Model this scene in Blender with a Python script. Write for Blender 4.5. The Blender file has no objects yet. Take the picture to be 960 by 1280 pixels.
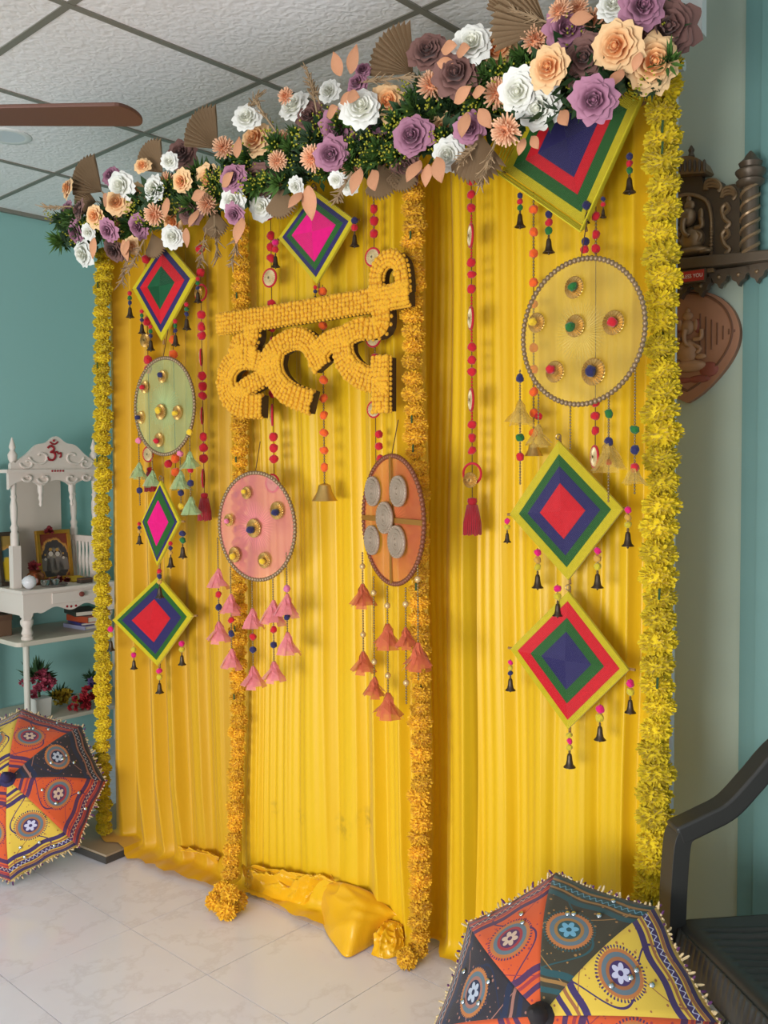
import bpy, bmesh, math, random
from mathutils import Vector, Matrix, noise
random.seed(7)
PI = math.pi; TAU = 2 * PI
C = bpy.context.scene.collection
scene = bpy.context.scene

# ------------------------------------------------------------------ camera
F_PX = 1147.6; PITCH = math.radians(2.67); ROLL = math.radians(-0.444); CAM_H = 1.457
fwd = Vector((0, math.cos(PITCH), -math.sin(PITCH)))
rt0 = Vector((1, 0, 0)); up0 = rt0.cross(fwd)
cright = math.cos(ROLL) * rt0 + math.sin(ROLL) * up0
cup = math.cos(ROLL) * up0 - math.sin(ROLL) * rt0
CAM = Vector((0, 0, CAM_H))
cam_data = bpy.data.cameras.new('camera')
cam_data.sensor_fit = 'VERTICAL'; cam_data.sensor_height = 24.0
cam_data.lens = F_PX / 1280 * 24.0
cam_data.clip_start = 0.05
cam = bpy.data.objects.new('camera', cam_data); C.objects.link(cam)
m = Matrix((cright, cup, -fwd)).transposed().to_4x4(); m.translation = CAM
cam.matrix_world = m
scene.camera = cam

# ------------------------------------------------------------------ world, light, exposure
scene.view_settings.view_transform = 'Standard'
scene.view_settings.look = 'None'
scene.view_settings.gamma = 1.0
scene.view_settings.use_curve_mapping = False
scene.view_settings.exposure = 0.5
world = bpy.data.worlds.new('daylight'); scene.world = world; world.use_nodes = True
bg = world.node_tree.nodes['Background']
bg.inputs[0].default_value = (0.78, 0.89, 1.0, 1); bg.inputs[1].default_value = 0.70

def area(name, loc, target, sx, sy, power, col):
    l = bpy.data.lights.new(name, 'AREA'); l.shape = 'RECTANGLE'; l.size = sx; l.size_y = sy
    l.energy = power; l.color = col
    o = bpy.data.objects.new(name, l); C.objects.link(o); o.location = loc
    o.rotation_euler = (Vector(target) - Vector(loc)).to_track_quat('-Z', 'Y').to_euler()
    return o
# daylight through the open balcony doors on the wall behind the photographer
area('balcony_door_daylight', (-2.3, -0.9, 0.80), (0.0, 2.9, 0.25), 2.3, 1.1, 100, (1.0, 0.985, 0.97))

# ------------------------------------------------------------------ room frames
ANG = math.radians(47.57)
A = Vector((-math.sin(ANG), math.cos(ANG), 0))      # along the right wall, away from the camera
B = Vector((math.cos(ANG), math.sin(ANG), 0))       # along the far wall, away from the camera
UP = Vector((0, 0, 1))
CEIL = CAM_H + 1.30
FAR_A = 4.49                                        # far wall: A.p
RIGHT_B = 2.49                                      # right wall: B.p

def ray(px, py):
    return (fwd * F_PX + cright * (px - 480) - cup * (py - 640)).normalized()
def hit(px, py, p0, n):
    r = ray(px, py); return CAM + r * ((p0 - CAM).dot(n) / r.dot(n))
def on_floor(px, py, z=0.0): return hit(px, py, Vector((0, 0, z)), UP)

class Frame:
    """upright local frame: x to the right along the surface, y away from the room, z up"""
    def __init__(s, origin, xdir):
        s.o = origin.copy(); s.x = xdir.normalized(); s.y = UP.cross(s.x); s.rz = math.atan2(s.x.y, s.x.x)
    def w(s, x, y, z): return s.o + s.x * x + s.y * y + UP * z
    def local(s, p):
        d = p - s.o; return Vector((d.dot(s.x), d.dot(s.y), d.z))
    def at(s, px, py, y=0.0):
        return s.local(hit(px, py, s.o + s.y * y, s.y))

pL = on_floor(135, 1045); pR = on_floor(550, 1195)
BD = Frame(pL, pR - pL)                             # the backdrop
WR = Frame(B * RIGHT_B, -A)                         # the right wall
MF = Frame(Vector((0, 0, 0)), B)                    # room axes: x along far wall, y to the far wall
BD_W = BD.at(837, 900).x

# ------------------------------------------------------------------ materials
def lin(c):
    return tuple(((v / 255 / 12.92) if v / 255 <= 0.04045 else ((v / 255 + 0.055) / 1.055) ** 2.4) for v in c) + (1.0,)
class NT:
    def __init__(s, name):
        s.m = bpy.data.materials.new(name); s.m.use_nodes = True; s.t = s.m.node_tree
        s.b = s.t.nodes['Principled BSDF']; s.out = s.t.nodes['Material Output']
    def n(s, typ, **kw):
        nd = s.t.nodes.new(typ)
        for k, v in kw.items(): setattr(nd, k, v)
        return nd
    def set(s, sock, v):
        if hasattr(v, 'is_output'): s.t.links.new(v, sock)
        else: sock.default_value = v
    def math(s, op, a, b=None, c=None, clamp=False):
        nd = s.n('ShaderNodeMath', operation=op, use_clamp=clamp); s.set(nd.inputs[0], a)
        if b is not None: s.set(nd.inputs[1], b)
        if c is not None: s.set(nd.inputs[2], c)
        return nd.outputs[0]
    def mix(s, f, a, b, blend='MIX'):
        nd = s.n('ShaderNodeMix', data_type='RGBA', blend_type=blend)
        s.set(nd.inputs[0], f); s.set(nd.inputs[6], a); s.set(nd.inputs[7], b); return nd.outputs[2]
    def coord(s, which='Object'): return s.n('ShaderNodeTexCoord').outputs[which]
    def noise(s, scale, detail=3, vec=None, rough=0.5):
        nd = s.n('ShaderNodeTexNoise'); nd.inputs['Scale'].default_value = scale
        nd.inputs['Detail'].default_value = detail; nd.inputs['Roughness'].default_value = rough
        s.t.links.new(vec if vec is not None else s.coord(), nd.inputs['Vector']); return nd.outputs['Fac']
    def ramp(s, f, pts):
        nd = s.n('ShaderNodeValToRGB'); s.set(nd.inputs[0], f); e = nd.color_ramp.elements
        while len(e) < len(pts): e.new(0.5)
        for q, (p, c) in zip(e, pts): q.position = p; q.color = c
        return nd.outputs[0]
    def bump(s, h, strength=0.3, dist=0.01):
        nd = s.n('ShaderNodeBump'); nd.inputs['Strength'].default_value = strength
        nd.inputs['Distance'].default_value = dist; s.set(nd.inputs['Height'], h)
        s.t.links.new(nd.outputs[0], s.b.inputs['Normal'])
    def col(s, c): s.set(s.b.inputs['Base Color'], c)
    def val(s, k, v): s.set(s.b.inputs[k], v)

MATS = {}
def mat(name, rgb, rough=0.6, metal=0.0, var=0.0, nz=None, bump=None, sheen=0.0, sub=0.0, alpha=None, spec=None):
    if name in MATS: return MATS[name]
    t = NT(name); c = lin(rgb); cur = None
    if var or nz:
        f = None
        if nz:
            f = t.math('MULTIPLY', t.math('SUBTRACT', t.noise(nz[0], 4), 0.5), nz[1])
        if var:
            r = t.n('ShaderNodeObjectInfo').outputs['Random']
            g = t.math('MULTIPLY', t.math('SUBTRACT', r, 0.5), var)
            f = g if f is None else t.math('ADD', f, g)
        h = t.n('ShaderNodeHueSaturation'); h.inputs['Color'].default_value = c
        t.set(h.inputs['Value'], t.math('ADD', f, 1.0)); t.col(h.outputs[0])
    else: t.col(c)
    t.val('Roughness', rough); t.val('Metallic', metal)
    if sheen: t.val('Sheen Weight', sheen); t.val('Sheen Roughness', 0.4)
    if sub: t.val('Subsurface Weight', sub); t.val('Subsurface Radius', (0.01, 0.006, 0.003))
    if spec is not None: t.val('Specular IOR Level', spec)
    if bump: t.bump(t.noise(bump[0], 4), bump[1], bump[2] if len(bump) > 2 else 0.004)
    if alpha is not None: t.val('Alpha', alpha)
    MATS[name] = t.m; return t.m

# ------------------------------------------------------------------ mesh helpers
class MB:
    def __init__(s): s.v = []; s.f = []; s.uv = None
    def add(s, vs, fs):
        o = len(s.v); s.v += [tuple(p) for p in vs]; s.f += [tuple(i + o for i in f) for f in fs]; return s
    def box(s, c, d, rz=0.0, taper=1.0):
        x, y, z = (q / 2 for q in d); P = []
        for k, t in ((-1, 1), (1, taper)):
            for a, b in ((-1, -1), (1, -1), (1, 1), (-1, 1)):
                q = Vector((a * x * t, b * y * t, k * z))
                if rz: q.rotate(Matrix.Rotation(rz, 3, 'Z'))
                P.append(q + Vector(c))
        return s.add(P, [(3, 2, 1, 0), (4, 5, 6, 7), (0, 1, 5, 4), (1, 2, 6, 5), (2, 3, 7, 6), (3, 0, 4, 7)])
    def bbox(s, lo, hi):
        return s.box([(a + b) / 2 for a, b in zip(lo, hi)], [b - a for a, b in zip(lo, hi)])
    def tube(s, pts, r, n=8, cap=True, flat=1.0):
        pts = [Vector(p) for p in pts]; N = len(pts)
        rs = r if isinstance(r, (list, tuple)) else [r] * N
        P = []; ref = None
        for i, p in enumerate(pts):
            t = (pts[min(i + 1, N - 1)] - pts[max(i - 1, 0)])
            t = t.normalized() if t.length > 1e-9 else Vector((0, 0, 1))
            if ref is None: ref = t.orthogonal().normalized()
            ref = (ref - t * ref.dot(t)); ref = ref.normalized() if ref.length > 1e-6 else t.orthogonal().normalized()
            b = t.cross(ref)
            for k in range(n):
                a = TAU * k / n; P.append(p + ref * (math.cos(a) * rs[i]) + b * (math.sin(a) * rs[i] * flat))
        Fs = [(i * n + k, i * n + (k + 1) % n, (i + 1) * n + (k + 1) % n, (i + 1) * n + k) for i in range(N - 1) for k in range(n)]
        if cap: Fs += [tuple(range(n))[::-1], tuple((N - 1) * n + k for k in range(n))]
        return s.add(P, Fs)
    def lathe(s, prof, c=(0, 0, 0), n=16, axis='Z', cap=True):
        P = []; c = Vector(c)
        for r, z in prof:
            for k in range(n):
                a = TAU * k / n; q = Vector((r * math.cos(a), r * math.sin(a), z))
                if axis == 'Y': q = Vector((q.x, q.z, q.y))
                if axis == 'X': q = Vector((q.z, q.x, q.y))
                P.append(c + q)
        N = len(prof)
        Fs = [(i * n + k, i * n + (k + 1) % n, (i + 1) * n + (k + 1) % n, (i + 1) * n + k) for i in range(N - 1) for k in range(n)]
        if cap: Fs += [tuple(range(n))[::-1], tuple((N - 1) * n + k for k in range(n))]
        return s.add(P, Fs)
    def sphere(s, c, r, n=8, m=6, sc=(1, 1, 1)):
        P = []; c = Vector(c)
        for i in range(m + 1):
            a = PI * i / m
            for k in range(n):
                b = TAU * k / n
                P.append(c + Vector((r * sc[0] * math.sin(a) * math.cos(b), r * sc[1] * math.sin(a) * math.sin(b), r * sc[2] * math.cos(a))))
        return s.add(P, [(i * n + k, (i + 1) * n + k, (i + 1) * n + (k + 1) % n, i * n + (k + 1) % n) for i in range(m) for k in range(n)])
    def prism(s, poly, y0, y1):
        """polygon in the xz plane, extruded along y"""
        n = len(poly)
        P = [(x, y0, z) for x, z in poly] + [(x, y1, z) for x, z in poly]
        return s.add(P, [tuple(range(n)), tuple(range(2 * n - 1, n - 1, -1))] + [(i, i + n, (i + 1) % n + n, (i + 1) % n) for i in range(n)])
    def prism_z(s, poly, z0, z1):
        n = len(poly)
        P = [(x, y, z0) for x, y in poly] + [(x, y, z1) for x, y in poly]
        return s.add(P, [tuple(range(n))[::-1], tuple(range(n, 2 * n))] + [(i, (i + 1) % n, (i + 1) % n + n, i + n) for i in range(n)])
    def torus(s, c, R, r, n=32, m=6, axis='Y', sx=1.0):
        P = []; c = Vector(c)
        for i in range(n):
            a = TAU * i / n
            for k in range(m):
                b = TAU * k / m; q = R + r * math.cos(b); h = r * math.sin(b)
                v = (q * math.cos(a) * sx, h, q * math.sin(a)) if axis == 'Y' else (q * math.cos(a) * sx, q * math.sin(a), h)
                P.append(c + Vector(v))
        return s.add(P, [(i * m + k, ((i + 1) % n) * m + k, ((i + 1) % n) * m + (k + 1) % m, i * m + (k + 1) % m) for i in range(n) for k in range(m)])
    def grid(s, nu, nv, fn):
        P = [fn(i / nu, j / nv) for j in range(nv + 1) for i in range(nu + 1)]
        w = nu + 1
        return s.add(P, [(j * w + i, j * w + i + 1, (j + 1) * w + i + 1, (j + 1) * w + i) for j in range(nv) for i in range(nu)])
    def mesh(s, name, material, smooth=True, uvs=None):
        me = bpy.data.meshes.new(name); me.from_pydata(s.v, [], s.f); me.update()
        bm = bmesh.new(); bm.from_mesh(me); bmesh.ops.recalc_face_normals(bm, faces=bm.faces); bm.to_mesh(me); bm.free()
        if material: me.materials.append(material)
        if smooth:
            me.polygons.foreach_set('use_smooth', [True] * len(me.polygons))
        if uvs:
            lay = me.uv_layers.new(name='pattern')
            for l in me.loops: lay.data[l.index].uv = uvs[l.vertex_index]
        return me
    def build(s, name, material, parent=None, smooth=False, sharp=True, **kw):
        me = s.mesh(name, material, smooth, kw.pop('uvs', None))
        if smooth and sharp: me.set_sharp_from_angle(angle=math.radians(40))
        return link(name, me, parent, **kw)

def link(name, me, parent=None, loc=None, rot=None, scale=None):
    o = bpy.data.objects.new(name, me); C.objects.link(o)
    if parent is not None: o.parent = parent
    if loc is not None: o.location = loc
    if rot is not None:
        if hasattr(rot, 'to_euler') : o.rotation_euler = rot.to_euler()
        else: o.rotation_euler = rot
    if scale is not None: o.scale = (scale,) * 3 if isinstance(scale, (int, float)) else scale
    return o
def tag(o, label, cat, group=None):
    o['label'] = label; o['category'] = cat
    if group: o['group'] = group
    return o
def thing(name, label, cat, loc=(0, 0, 0), rz=0.0, group=None):
    o = bpy.data.objects.new(name, None); C.objects.link(o); o.empty_display_size = 0.05
    o.location = loc; o.rotation_euler = (0, 0, rz); return tag(o, label, cat, group)
def struct(o): o['kind'] = 'structure'; return o
def bevel(o, w=0.003, seg=2):
    b = o.modifiers.new('bevel', 'BEVEL'); b.width = w; b.segments = seg; b.limit_method = 'ANGLE'; return o
CACHE = {}
def cached(key, fn):
    if key not in CACHE: CACHE[key] = fn()
    return CACHE[key]
def look(d, roll=0.0):
    """rotation that turns local +Z to direction d"""
    q = Vector(d).to_track_quat('Z', 'Y')
    return (q.to_matrix() @ Matrix.Rotation(roll, 3, 'Z')).to_euler()
def smooth_path(pts, n=6):
    pts = [Vector(p) for p in pts]; out = []
    for i in range(len(pts) - 1):
        p0 = pts[max(i - 1, 0)]; p1 = pts[i]; p2 = pts[i + 1]; p3 = pts[min(i + 2, len(pts) - 1)]
        for k in range(n):
            t = k / n
            out.append(0.5 * ((2 * p1) + (p2 - p0) * t + (2 * p0 - 5 * p1 + 4 * p2 - p3) * t * t + (3 * p1 - p0 - 3 * p2 + p3) * t ** 3))
    out.append(pts[-1]); return out

# ================================================================== STRUCTURE
# floor -------------------------------------------------------------
def tile_material():
    t = NT('marble_tile'); co = t.coord()
    r = t.n('ShaderNodeObjectInfo').outputs['Random']
    cm = t.n('ShaderNodeCombineXYZ'); t.set(cm.inputs[0], t.math('MULTIPLY', r, 37.0)); t.set(cm.inputs[1], t.math('MULTIPLY', r, 91.0))
    va = t.n('ShaderNodeVectorMath', operation='ADD'); t.set(va.inputs[0], co); t.set(va.inputs[1], cm.outputs[0])
    n1 = t.noise(3.0, 8, va.outputs[0], 0.62)
    vein = t.math('ABSOLUTE', t.math('SUBTRACT', n1, 0.5))
    veinf = t.math('SUBTRACT', 1.0, t.math('MULTIPLY', vein, 34.0, clamp=True), clamp=True)
    n2 = t.noise(5.0, 3, va.outputs[0])
    base = t.mix(n2, lin((230, 229, 240)), lin((240, 239, 248)))
    t.col(t.mix(t.math('MULTIPLY', veinf, 0.2), base, lin((184, 174, 178))))
    t.val('Roughness', 0.13); t.val('Specular IOR Level', 0.5)
    return t.m
TS = 0.4
floor = struct(MB().box((0, 0, -0.06), (16, 16, 0.11)).build('floor', mat('tile_grout', (120, 108, 100), 0.9)))
floor.rotation_euler = (0, 0, MF.rz)
F1 = MF.local(on_floor(163.3, 1161))
floor.location = (0, 2.5, 0)
FO = Frame(Vector((0, 2.5, 0)), B)
tile_me = MB().box((0, 0, -0.004), (TS - 0.0022, TS - 0.0022, 0.008)).mesh('floor_tile', tile_material(), False)
F1l = FO.local(on_floor(163.3, 1161))
for i in range(-7, 8):
    for j in range(-8, 9):
        link('floor_tile', tile_me, floor, ((F1l.x + (i + 0.5) * TS), (F1l.y + (j + 0.5) * TS), 0.0))

# ceiling -----------------------------------------------------------
def ceil_tile_material():
    t = NT('embossed_ceiling_board'); co = t.coord()
    v = t.n('ShaderNodeTexVoronoi', feature='SMOOTH_F1'); v.inputs['Scale'].default_value = 55.0
    dn = t.n('ShaderNodeTexNoise'); dn.inputs['Scale'].default_value = 22.0; t.t.links.new(co, dn.inputs['Vector'])
    mv = t.n('ShaderNodeVectorMath', operation='MULTIPLY_ADD'); t.set(mv.inputs[0], dn.outputs['Color']); mv.inputs[1].default_value = (0.05,) * 3; t.set(mv.inputs[2], co)
    t.t.links.new(mv.outputs[0], v.inputs['Vector'])
    t.col(lin((240, 237, 235))); t.val('Roughness', 0.75); t.bump(v.outputs['Distance'], 0.22, 0.02)
    return t.m
P2 = MF.local(hit(327, 101, Vector((0, 0, CEIL)), UP))
P3 = MF.local(hit(182, 167, Vector((0, 0, CEIL)), UP))
CS = 0.53455 * 1.30
ceiling = struct(MB().bbox((-3.6, -2.6, CEIL + 0.02), (2.9, FAR_A + 0.1, CEIL + 0.1)).build('ceiling', mat('ceiling_slab', (205, 200, 195), 0.9)))
ceiling.rotation_euler = (0, 0, MF.rz)
ct_me = MB().box((0, 0, 0.010), (CS - 0.004, CS - 0.004, 0.02)).mesh('ceiling_panel', ceil_tile_material(), False)
rail_m = mat('ceiling_rail_grey', (134, 130, 118), 0.45, 0.15)
rail_me = MB().box((0, 0, 0), (CS, 0.023, 0.012)).mesh('ceiling_rail', rail_m, False)
for i in range(-6, 5):
    for j in range(-8, 4):
        x = P2.x + (i + 0.5) * CS; y = P2.y + (j + 0.5) * CS
        if x - CS / 2 > 2.85 or y - CS / 2 > FAR_A: continue
        link('ceiling_panel', ct_me, ceiling, (x, y, CEIL))
        if y - CS / 2 < FAR_A: link('ceiling_rail', rail_me, ceiling, (x, y - CS / 2, CEIL + 0.001))
        link('ceiling_rail', rail_me, ceiling, (x - CS / 2, y, CEIL + 0.0025), (0, 0, PI / 2))
# walls -------------------------------------------------------------
teal = mat('teal_wall_paint', (144, 188, 182), 0.6, nz=(1.2, 0.06), bump=(90, 0.06))
greige = mat('cream_wall_paint', (174, 190, 174), 0.6, nz=(1.2, 0.06), bump=(90, 0.06))
def wall(name, lo, hi, m): 
    o = MB().bbox(lo, hi).build(name, m); o.rotation_euler = (0, 0, MF.rz); return struct(o)
wall('wall_far', (-3.6, FAR_A, 0), (2.9, FAR_A + 0.1, CEIL + 0.02), teal)
WALL_B = 2.80
wall('wall_right', (WALL_B, -1.2, 0), (WALL_B + 0.1, FAR_A, CEIL + 0.02), teal)
wall('wall_breast', (RIGHT_B, -1.2, 0), (WALL_B, 2.6, CEIL + 0.02), greige)
# shadow-gap trims under the ceiling
wall('trim_1', (-3.6, FAR_A - 0.022, CEIL - 0.018), (2.80, FAR_A, CEIL + 0.004), rail_m)
wall('trim_2', (RIGHT_B - 0.022, -1.2, CEIL - 0.012), (RIGHT_B, 2.6, CEIL + 0.004), rail_m)
# the teal pier on the right wall
pe = WR.at(927, 560, -.012)
yb = MF.local(WR.w(pe.x, 0, 0)).y
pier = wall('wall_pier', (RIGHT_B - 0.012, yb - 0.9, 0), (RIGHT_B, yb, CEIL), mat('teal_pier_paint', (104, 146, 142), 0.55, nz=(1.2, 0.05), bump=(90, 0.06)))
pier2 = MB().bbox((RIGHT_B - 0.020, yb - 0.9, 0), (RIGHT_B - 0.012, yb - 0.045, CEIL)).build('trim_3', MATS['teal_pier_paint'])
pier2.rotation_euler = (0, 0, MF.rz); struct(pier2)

# ================================================================== BACKDROP CLOTH
def cloth_material(name, rgb, rough=0.42, stains=()):
    t = NT(name); co = t.coord()
    mp = t.n('ShaderNodeMapping'); mp.inputs['Scale'].default_value = (160, 160, 3); t.t.links.new(co, mp.inputs[0])
    weave = t.noise(1.0, 3, mp.outputs[0])
    blot = t.noise(1.6, 3)
    base = t.mix(blot, lin(rgb), lin(tuple(min(255, int(c * 1.04)) for c in rgb)))
    for (sx, sz, sr) in stains:     # grubby smudges where the drape was handled
        sp = t.n('ShaderNodeSeparateXYZ'); t.t.links.new(co, sp.inputs[0])
        dx = t.math('SUBTRACT', sp.outputs[0], sx); dz = t.math('SUBTRACT', sp.outputs[2], sz)
        dd = t.math('SQRT', t.math('ADD', t.math('MULTIPLY', dx, dx), t.math('MULTIPLY', dz, dz)))
        f = t.math('SUBTRACT', 1.0, t.math('DIVIDE', dd, sr), clamp=True)
        f = t.math('MULTIPLY', t.math('MULTIPLY', f, t.math('MULTIPLY', t.math('SUBTRACT', t.noise(38, 4), 0.46), 7.0, clamp=True)), 0.55, clamp=True)
        base = t.mix(f, base, lin((130, 104, 30)))
    t.col(base); t.val('Roughness', rough); t.val('Sheen Weight', 0.25); t.val('Sheen Roughness', 0.35)
    t.val('Anisotropic', 0.4)
    t.bump(weave, 0.12, 0.003)
    tr = t.n('ShaderNodeBsdfTranslucent'); tr.inputs[0].default_value = lin(tuple(min(255, int(c * 1.02)) for c in rgb))
    mx = t.n('ShaderNodeMixShader'); mx.inputs[0].default_value = 0.22
    t.t.links.new(t.b.outputs[0], mx.inputs[1]); t.t.links.new(tr.outputs[0], mx.inputs[2]); t.t.links.new(mx.outputs[0], t.out.inputs[0])
    return t.m
cloth_a = cloth_material('yellow_satin', (241, 195, 22))
cloth_b = cloth_material('mustard_chiffon_shaded', (222, 170, 16), 0.5)  # chiffon's own mustard, taken darker to include shading from umbrella and wall

def fold(u, v, seed, amp):
    """pleats: groups of narrow sharp folds between broad, nearly flat stretches"""
    wob = 0.02 * noise.noise((u * 2.0, v * 0.5, seed + 1))
    x = u + wob
    n1 = noise.noise((x * 1.9, v * 0.12, seed)); n2 = noise.noise((x * 6.1, v * 0.18, seed + 5))
    a = (x / 0.115 + 0.9 * n1) % 1.0
    h = (a / 0.72) ** 0.8 if a < 0.72 else (1 - (a - 0.72) / 0.28) ** 1.6      # asymmetric pleat
    g = 0.45 + 0.9 * max(0.0, 0.35 + 1.3 * noise.noise((x * 2.7, 1.7, seed + 21)))
    s = amp * h * g
    s += amp * 0.75 * max(-0.4, noise.noise((x * 9.0, v * 0.22, seed + 9)))
    s += amp * 0.10 * math.sin(TAU * x / 0.031 + 5 * n2) * max(0, n1 + .3)
    s += amp * 0.35 * noise.noise((x * 3.0, v * 0.8, seed + 13))
    return s
SLAB_H = 0.034
_ul = BD.at(136, 700).x
SLABS = ((_ul - 0.24, _ul + 0.17, -0.17, 0.22), (BD_W - 0.18, BD_W + 0.11, -0.06, 0.13))
def curtain(name, label, u0, u1, top, seed, m, amp=0.022, w0=0.0, pool=0.1, sweep=0.0, tuck=(0.0, 0.0)):
    root = thing(name, label, 'curtain', BD.w((u0 + u1) / 2, 0, 0), BD.rz, 'yellow backdrop drapes')
    uc = (u0 + u1) / 2; r = 0.035
    nu = max(60, int((u1 - u0) * 330)); nv = 84
    def fn(a, b):
        u = u0 + (u1 - u0) * a
        pl = pool * (0.6 + 0.9 * (0.5 + 0.5 * noise.noise((u * 5, 3.3, seed))))
        L = top + pl; sdist = L * (1 - (1 - b) ** 1.0)
        # denser rows near the hem
        sdist = L * (b if b < 0.75 else b)
        drop = top - r
        ext = amp * 0.4
        if sdist < drop: z = top - sdist; w = 0.0
        elif sdist < drop + r * PI / 2:
            q = (sdist - drop) / r; z = r - r * math.sin(q); w = r - r * math.cos(q)
        else: z = 0.0; w = r + sdist - drop - r * PI / 2
        k = max(0.0, min(1.0, z / 0.3)); low = 1 - max(0.0, min(1.0, z / 1.0))
        f = fold(u, z, seed, amp) * (0.55 + 0.6 * k) + 0.02 * low
        uu = u + sweep * low ** 2 * math.sin(PI * a) + 0.012 * noise.noise((u * 4, z * 1.2, seed + 2))
        if w > 0 or z < 0.02:
            wr = 0.5 + 0.5 * noise.noise((u * 14, w * 16, seed + 4)); z = z + 0.006 + 0.034 * wr * min(1, w / 0.05 + 0.2) * (1 - 0.5 * min(1, w / 0.2))
        # turned side edge
        wd = u1 - u0
        tk = lambda d, hold: 1.0 if d < hold else max(0.0, 1 - (d - hold) / 0.04)
        back = -tuck[0] * tk(a * wd, tuck[2] if len(tuck) > 2 else 0.0) - tuck[1] * tk((1 - a) * wd, 0.022)
        y = -(w0 + w + f + back)
        for (sx0, sx1, sy0, sy1) in SLABS:                     # the hem lies over the stone slabs
            if sx0 - 0.014 < uu < sx1 + 0.014 and sy0 - 0.014 < y < sy1 + 0.014: z = max(z, SLAB_H + 0.006)
        return (uu - uc, y, z)
    g = MB().grid(nu, nv, fn)
    o = g.build('cloth', m, root, smooth=True, sharp=False)
    return root, uc
satin = cloth_material('hem_satin', (248, 192, 30), 0.24)
def U(px, py=700): return BD.at(px, py).x
TOPV = 2.44
_m = (U(298) + U(534)) / 2; _s = [BD.at(429, 1033), BD.at(459, 1027), BD.at(378, 1020), BD.at(345, 1010)]
cloth_c = cloth_material('yellow_satin_smudged', (241, 195, 22), 0.42, [(p.x - _m, p.z, r) for p, r in zip(_s, (.05, .05, .03, .03))])
c1, c1c = curtain('curtain', 'mustard yellow drape beside the temple table, with narrow green hoop and diamonds in front', U(137), U(302), TOPV, 1.0, cloth_b, 0.036, -0.022, 0.07, 0.05, (0.012, 0.075))
c2, c2c = curtain('curtain', 'bright yellow satin drape behind the flower word, its hem spilled over the tiles', U(298), U(534), TOPV, 4.0, cloth_c, 0.042, -0.02, 0.05, 0.0)
c3, c3c = curtain('curtain', 'narrow yellow drape with the long red pompom string hanging in front', U(500), U(600), TOPV, 8.0, cloth_a, 0.036, -0.028, 0.03, 0.0, (0.075, 0.075, 0.118))
c4, c4c = curtain('curtain', 'wide yellow drape behind the large gold hoop and two stacked diamonds', U(592), BD_W, TOPV, 12.0, cloth_a, 0.043, -0.02, 0.03)
# the spilled hems: cloth flowing from the drape foot out over the tiles, crumpled into ridges
def hem_patch(name, root, top, bot, amp, fu, fv, seed, bulge=0.03, nv=34, w=0.012):
    bt = smooth_path([on_floor(*p) for p in bot], 10); tp = smooth_path([hit(p[0], p[1], BD.w(0, -w, 0), BD.y) for p in top], 10)
    def samp(P, a):
        t = a * (len(P) - 1); i = min(int(t), len(P) - 2); return P[i].lerp(P[i + 1], t - i)
    M = root.matrix_basis.inverted(); out = -BD.y
    def fn(a, b):
        p0 = samp(tp, a); p2 = samp(bt, a)
        ctl = p0.lerp(p2, 0.5); ctl.z = max(p0.z, 0.02) * 0.9 + bulge * math.sin(PI * a)
        p = p0 * (1 - b) ** 2 + ctl * (2 * b * (1 - b)) + p2 * b * b
        n = noise.noise((a * fu * 0.5, b * fv * 0.5, seed)); r = 1 - abs(math.sin(a * fu + b * fv + 2.6 * n + seed)) ** 0.75
        r2 = 1 - abs(noise.noise((a * fu * 0.8, b * fv * 1.6, seed + 3))) * 2
        env = math.sin(PI * min(1, b * 0.98)) ** 0.8
        d = amp * env * (r * 0.75 + 0.45 * r2 - 0.2)
        q = p + out * d * 0.7 + UP * d
        return M @ Vector((q.x, q.y, max(0.004, q.z)))
    o = MB().grid(int(40 + 5 * len(bt)), nv, fn).build(name, satin, root, smooth=True, sharp=False)
    so = o.modifiers.new('thickness', 'SOLIDIFY'); so.thickness = 0.0025
bpy.context.view_layer.update()
hem_patch('hem_flap', c2, [(404, 1108), (420, 1104), (436, 1106), (452, 1111), (466, 1118), (480, 1130), (494, 1142), (504, 1152), (514, 1160)],
          [(397, 1122), (400, 1142), (408, 1166), (420, 1184), (433, 1198), (452, 1190), (474, 1177), (498, 1166), (512, 1174)], 0.012, 5.0, 3.0, 1.3, 0.04)
hem_patch('hem_ruffle', c2, [(308, 1084), (322, 1084), (345, 1088), (370, 1094), (392, 1096), (408, 1100), (420, 1104)],
          [(307, 1114), (318, 1120), (336, 1126), (356, 1132), (376, 1138), (392, 1134), (412, 1116)], 0.038, 9.0, 5.0, 4.1, 0.015, w=0.03)
hem_patch('hem_ruffle', c2, [(478, 1152), (487, 1150), (496, 1152), (504, 1156)],
          [(464, 1194), (477, 1199), (492, 1198), (505, 1192)], 0.026, 6.0, 4.5, 7.7, 0.01, w=0.02)
hem_patch('hem_ruffle', c1, [(226, 1064), (238, 1064), (250, 1066), (262, 1068), (274, 1072)],
          [(220, 1066), (234, 1072), (248, 1078), (262, 1085), (274, 1090)], 0.020, 8.0, 4.0, 2.2, 0.0, w=0.05)

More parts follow.
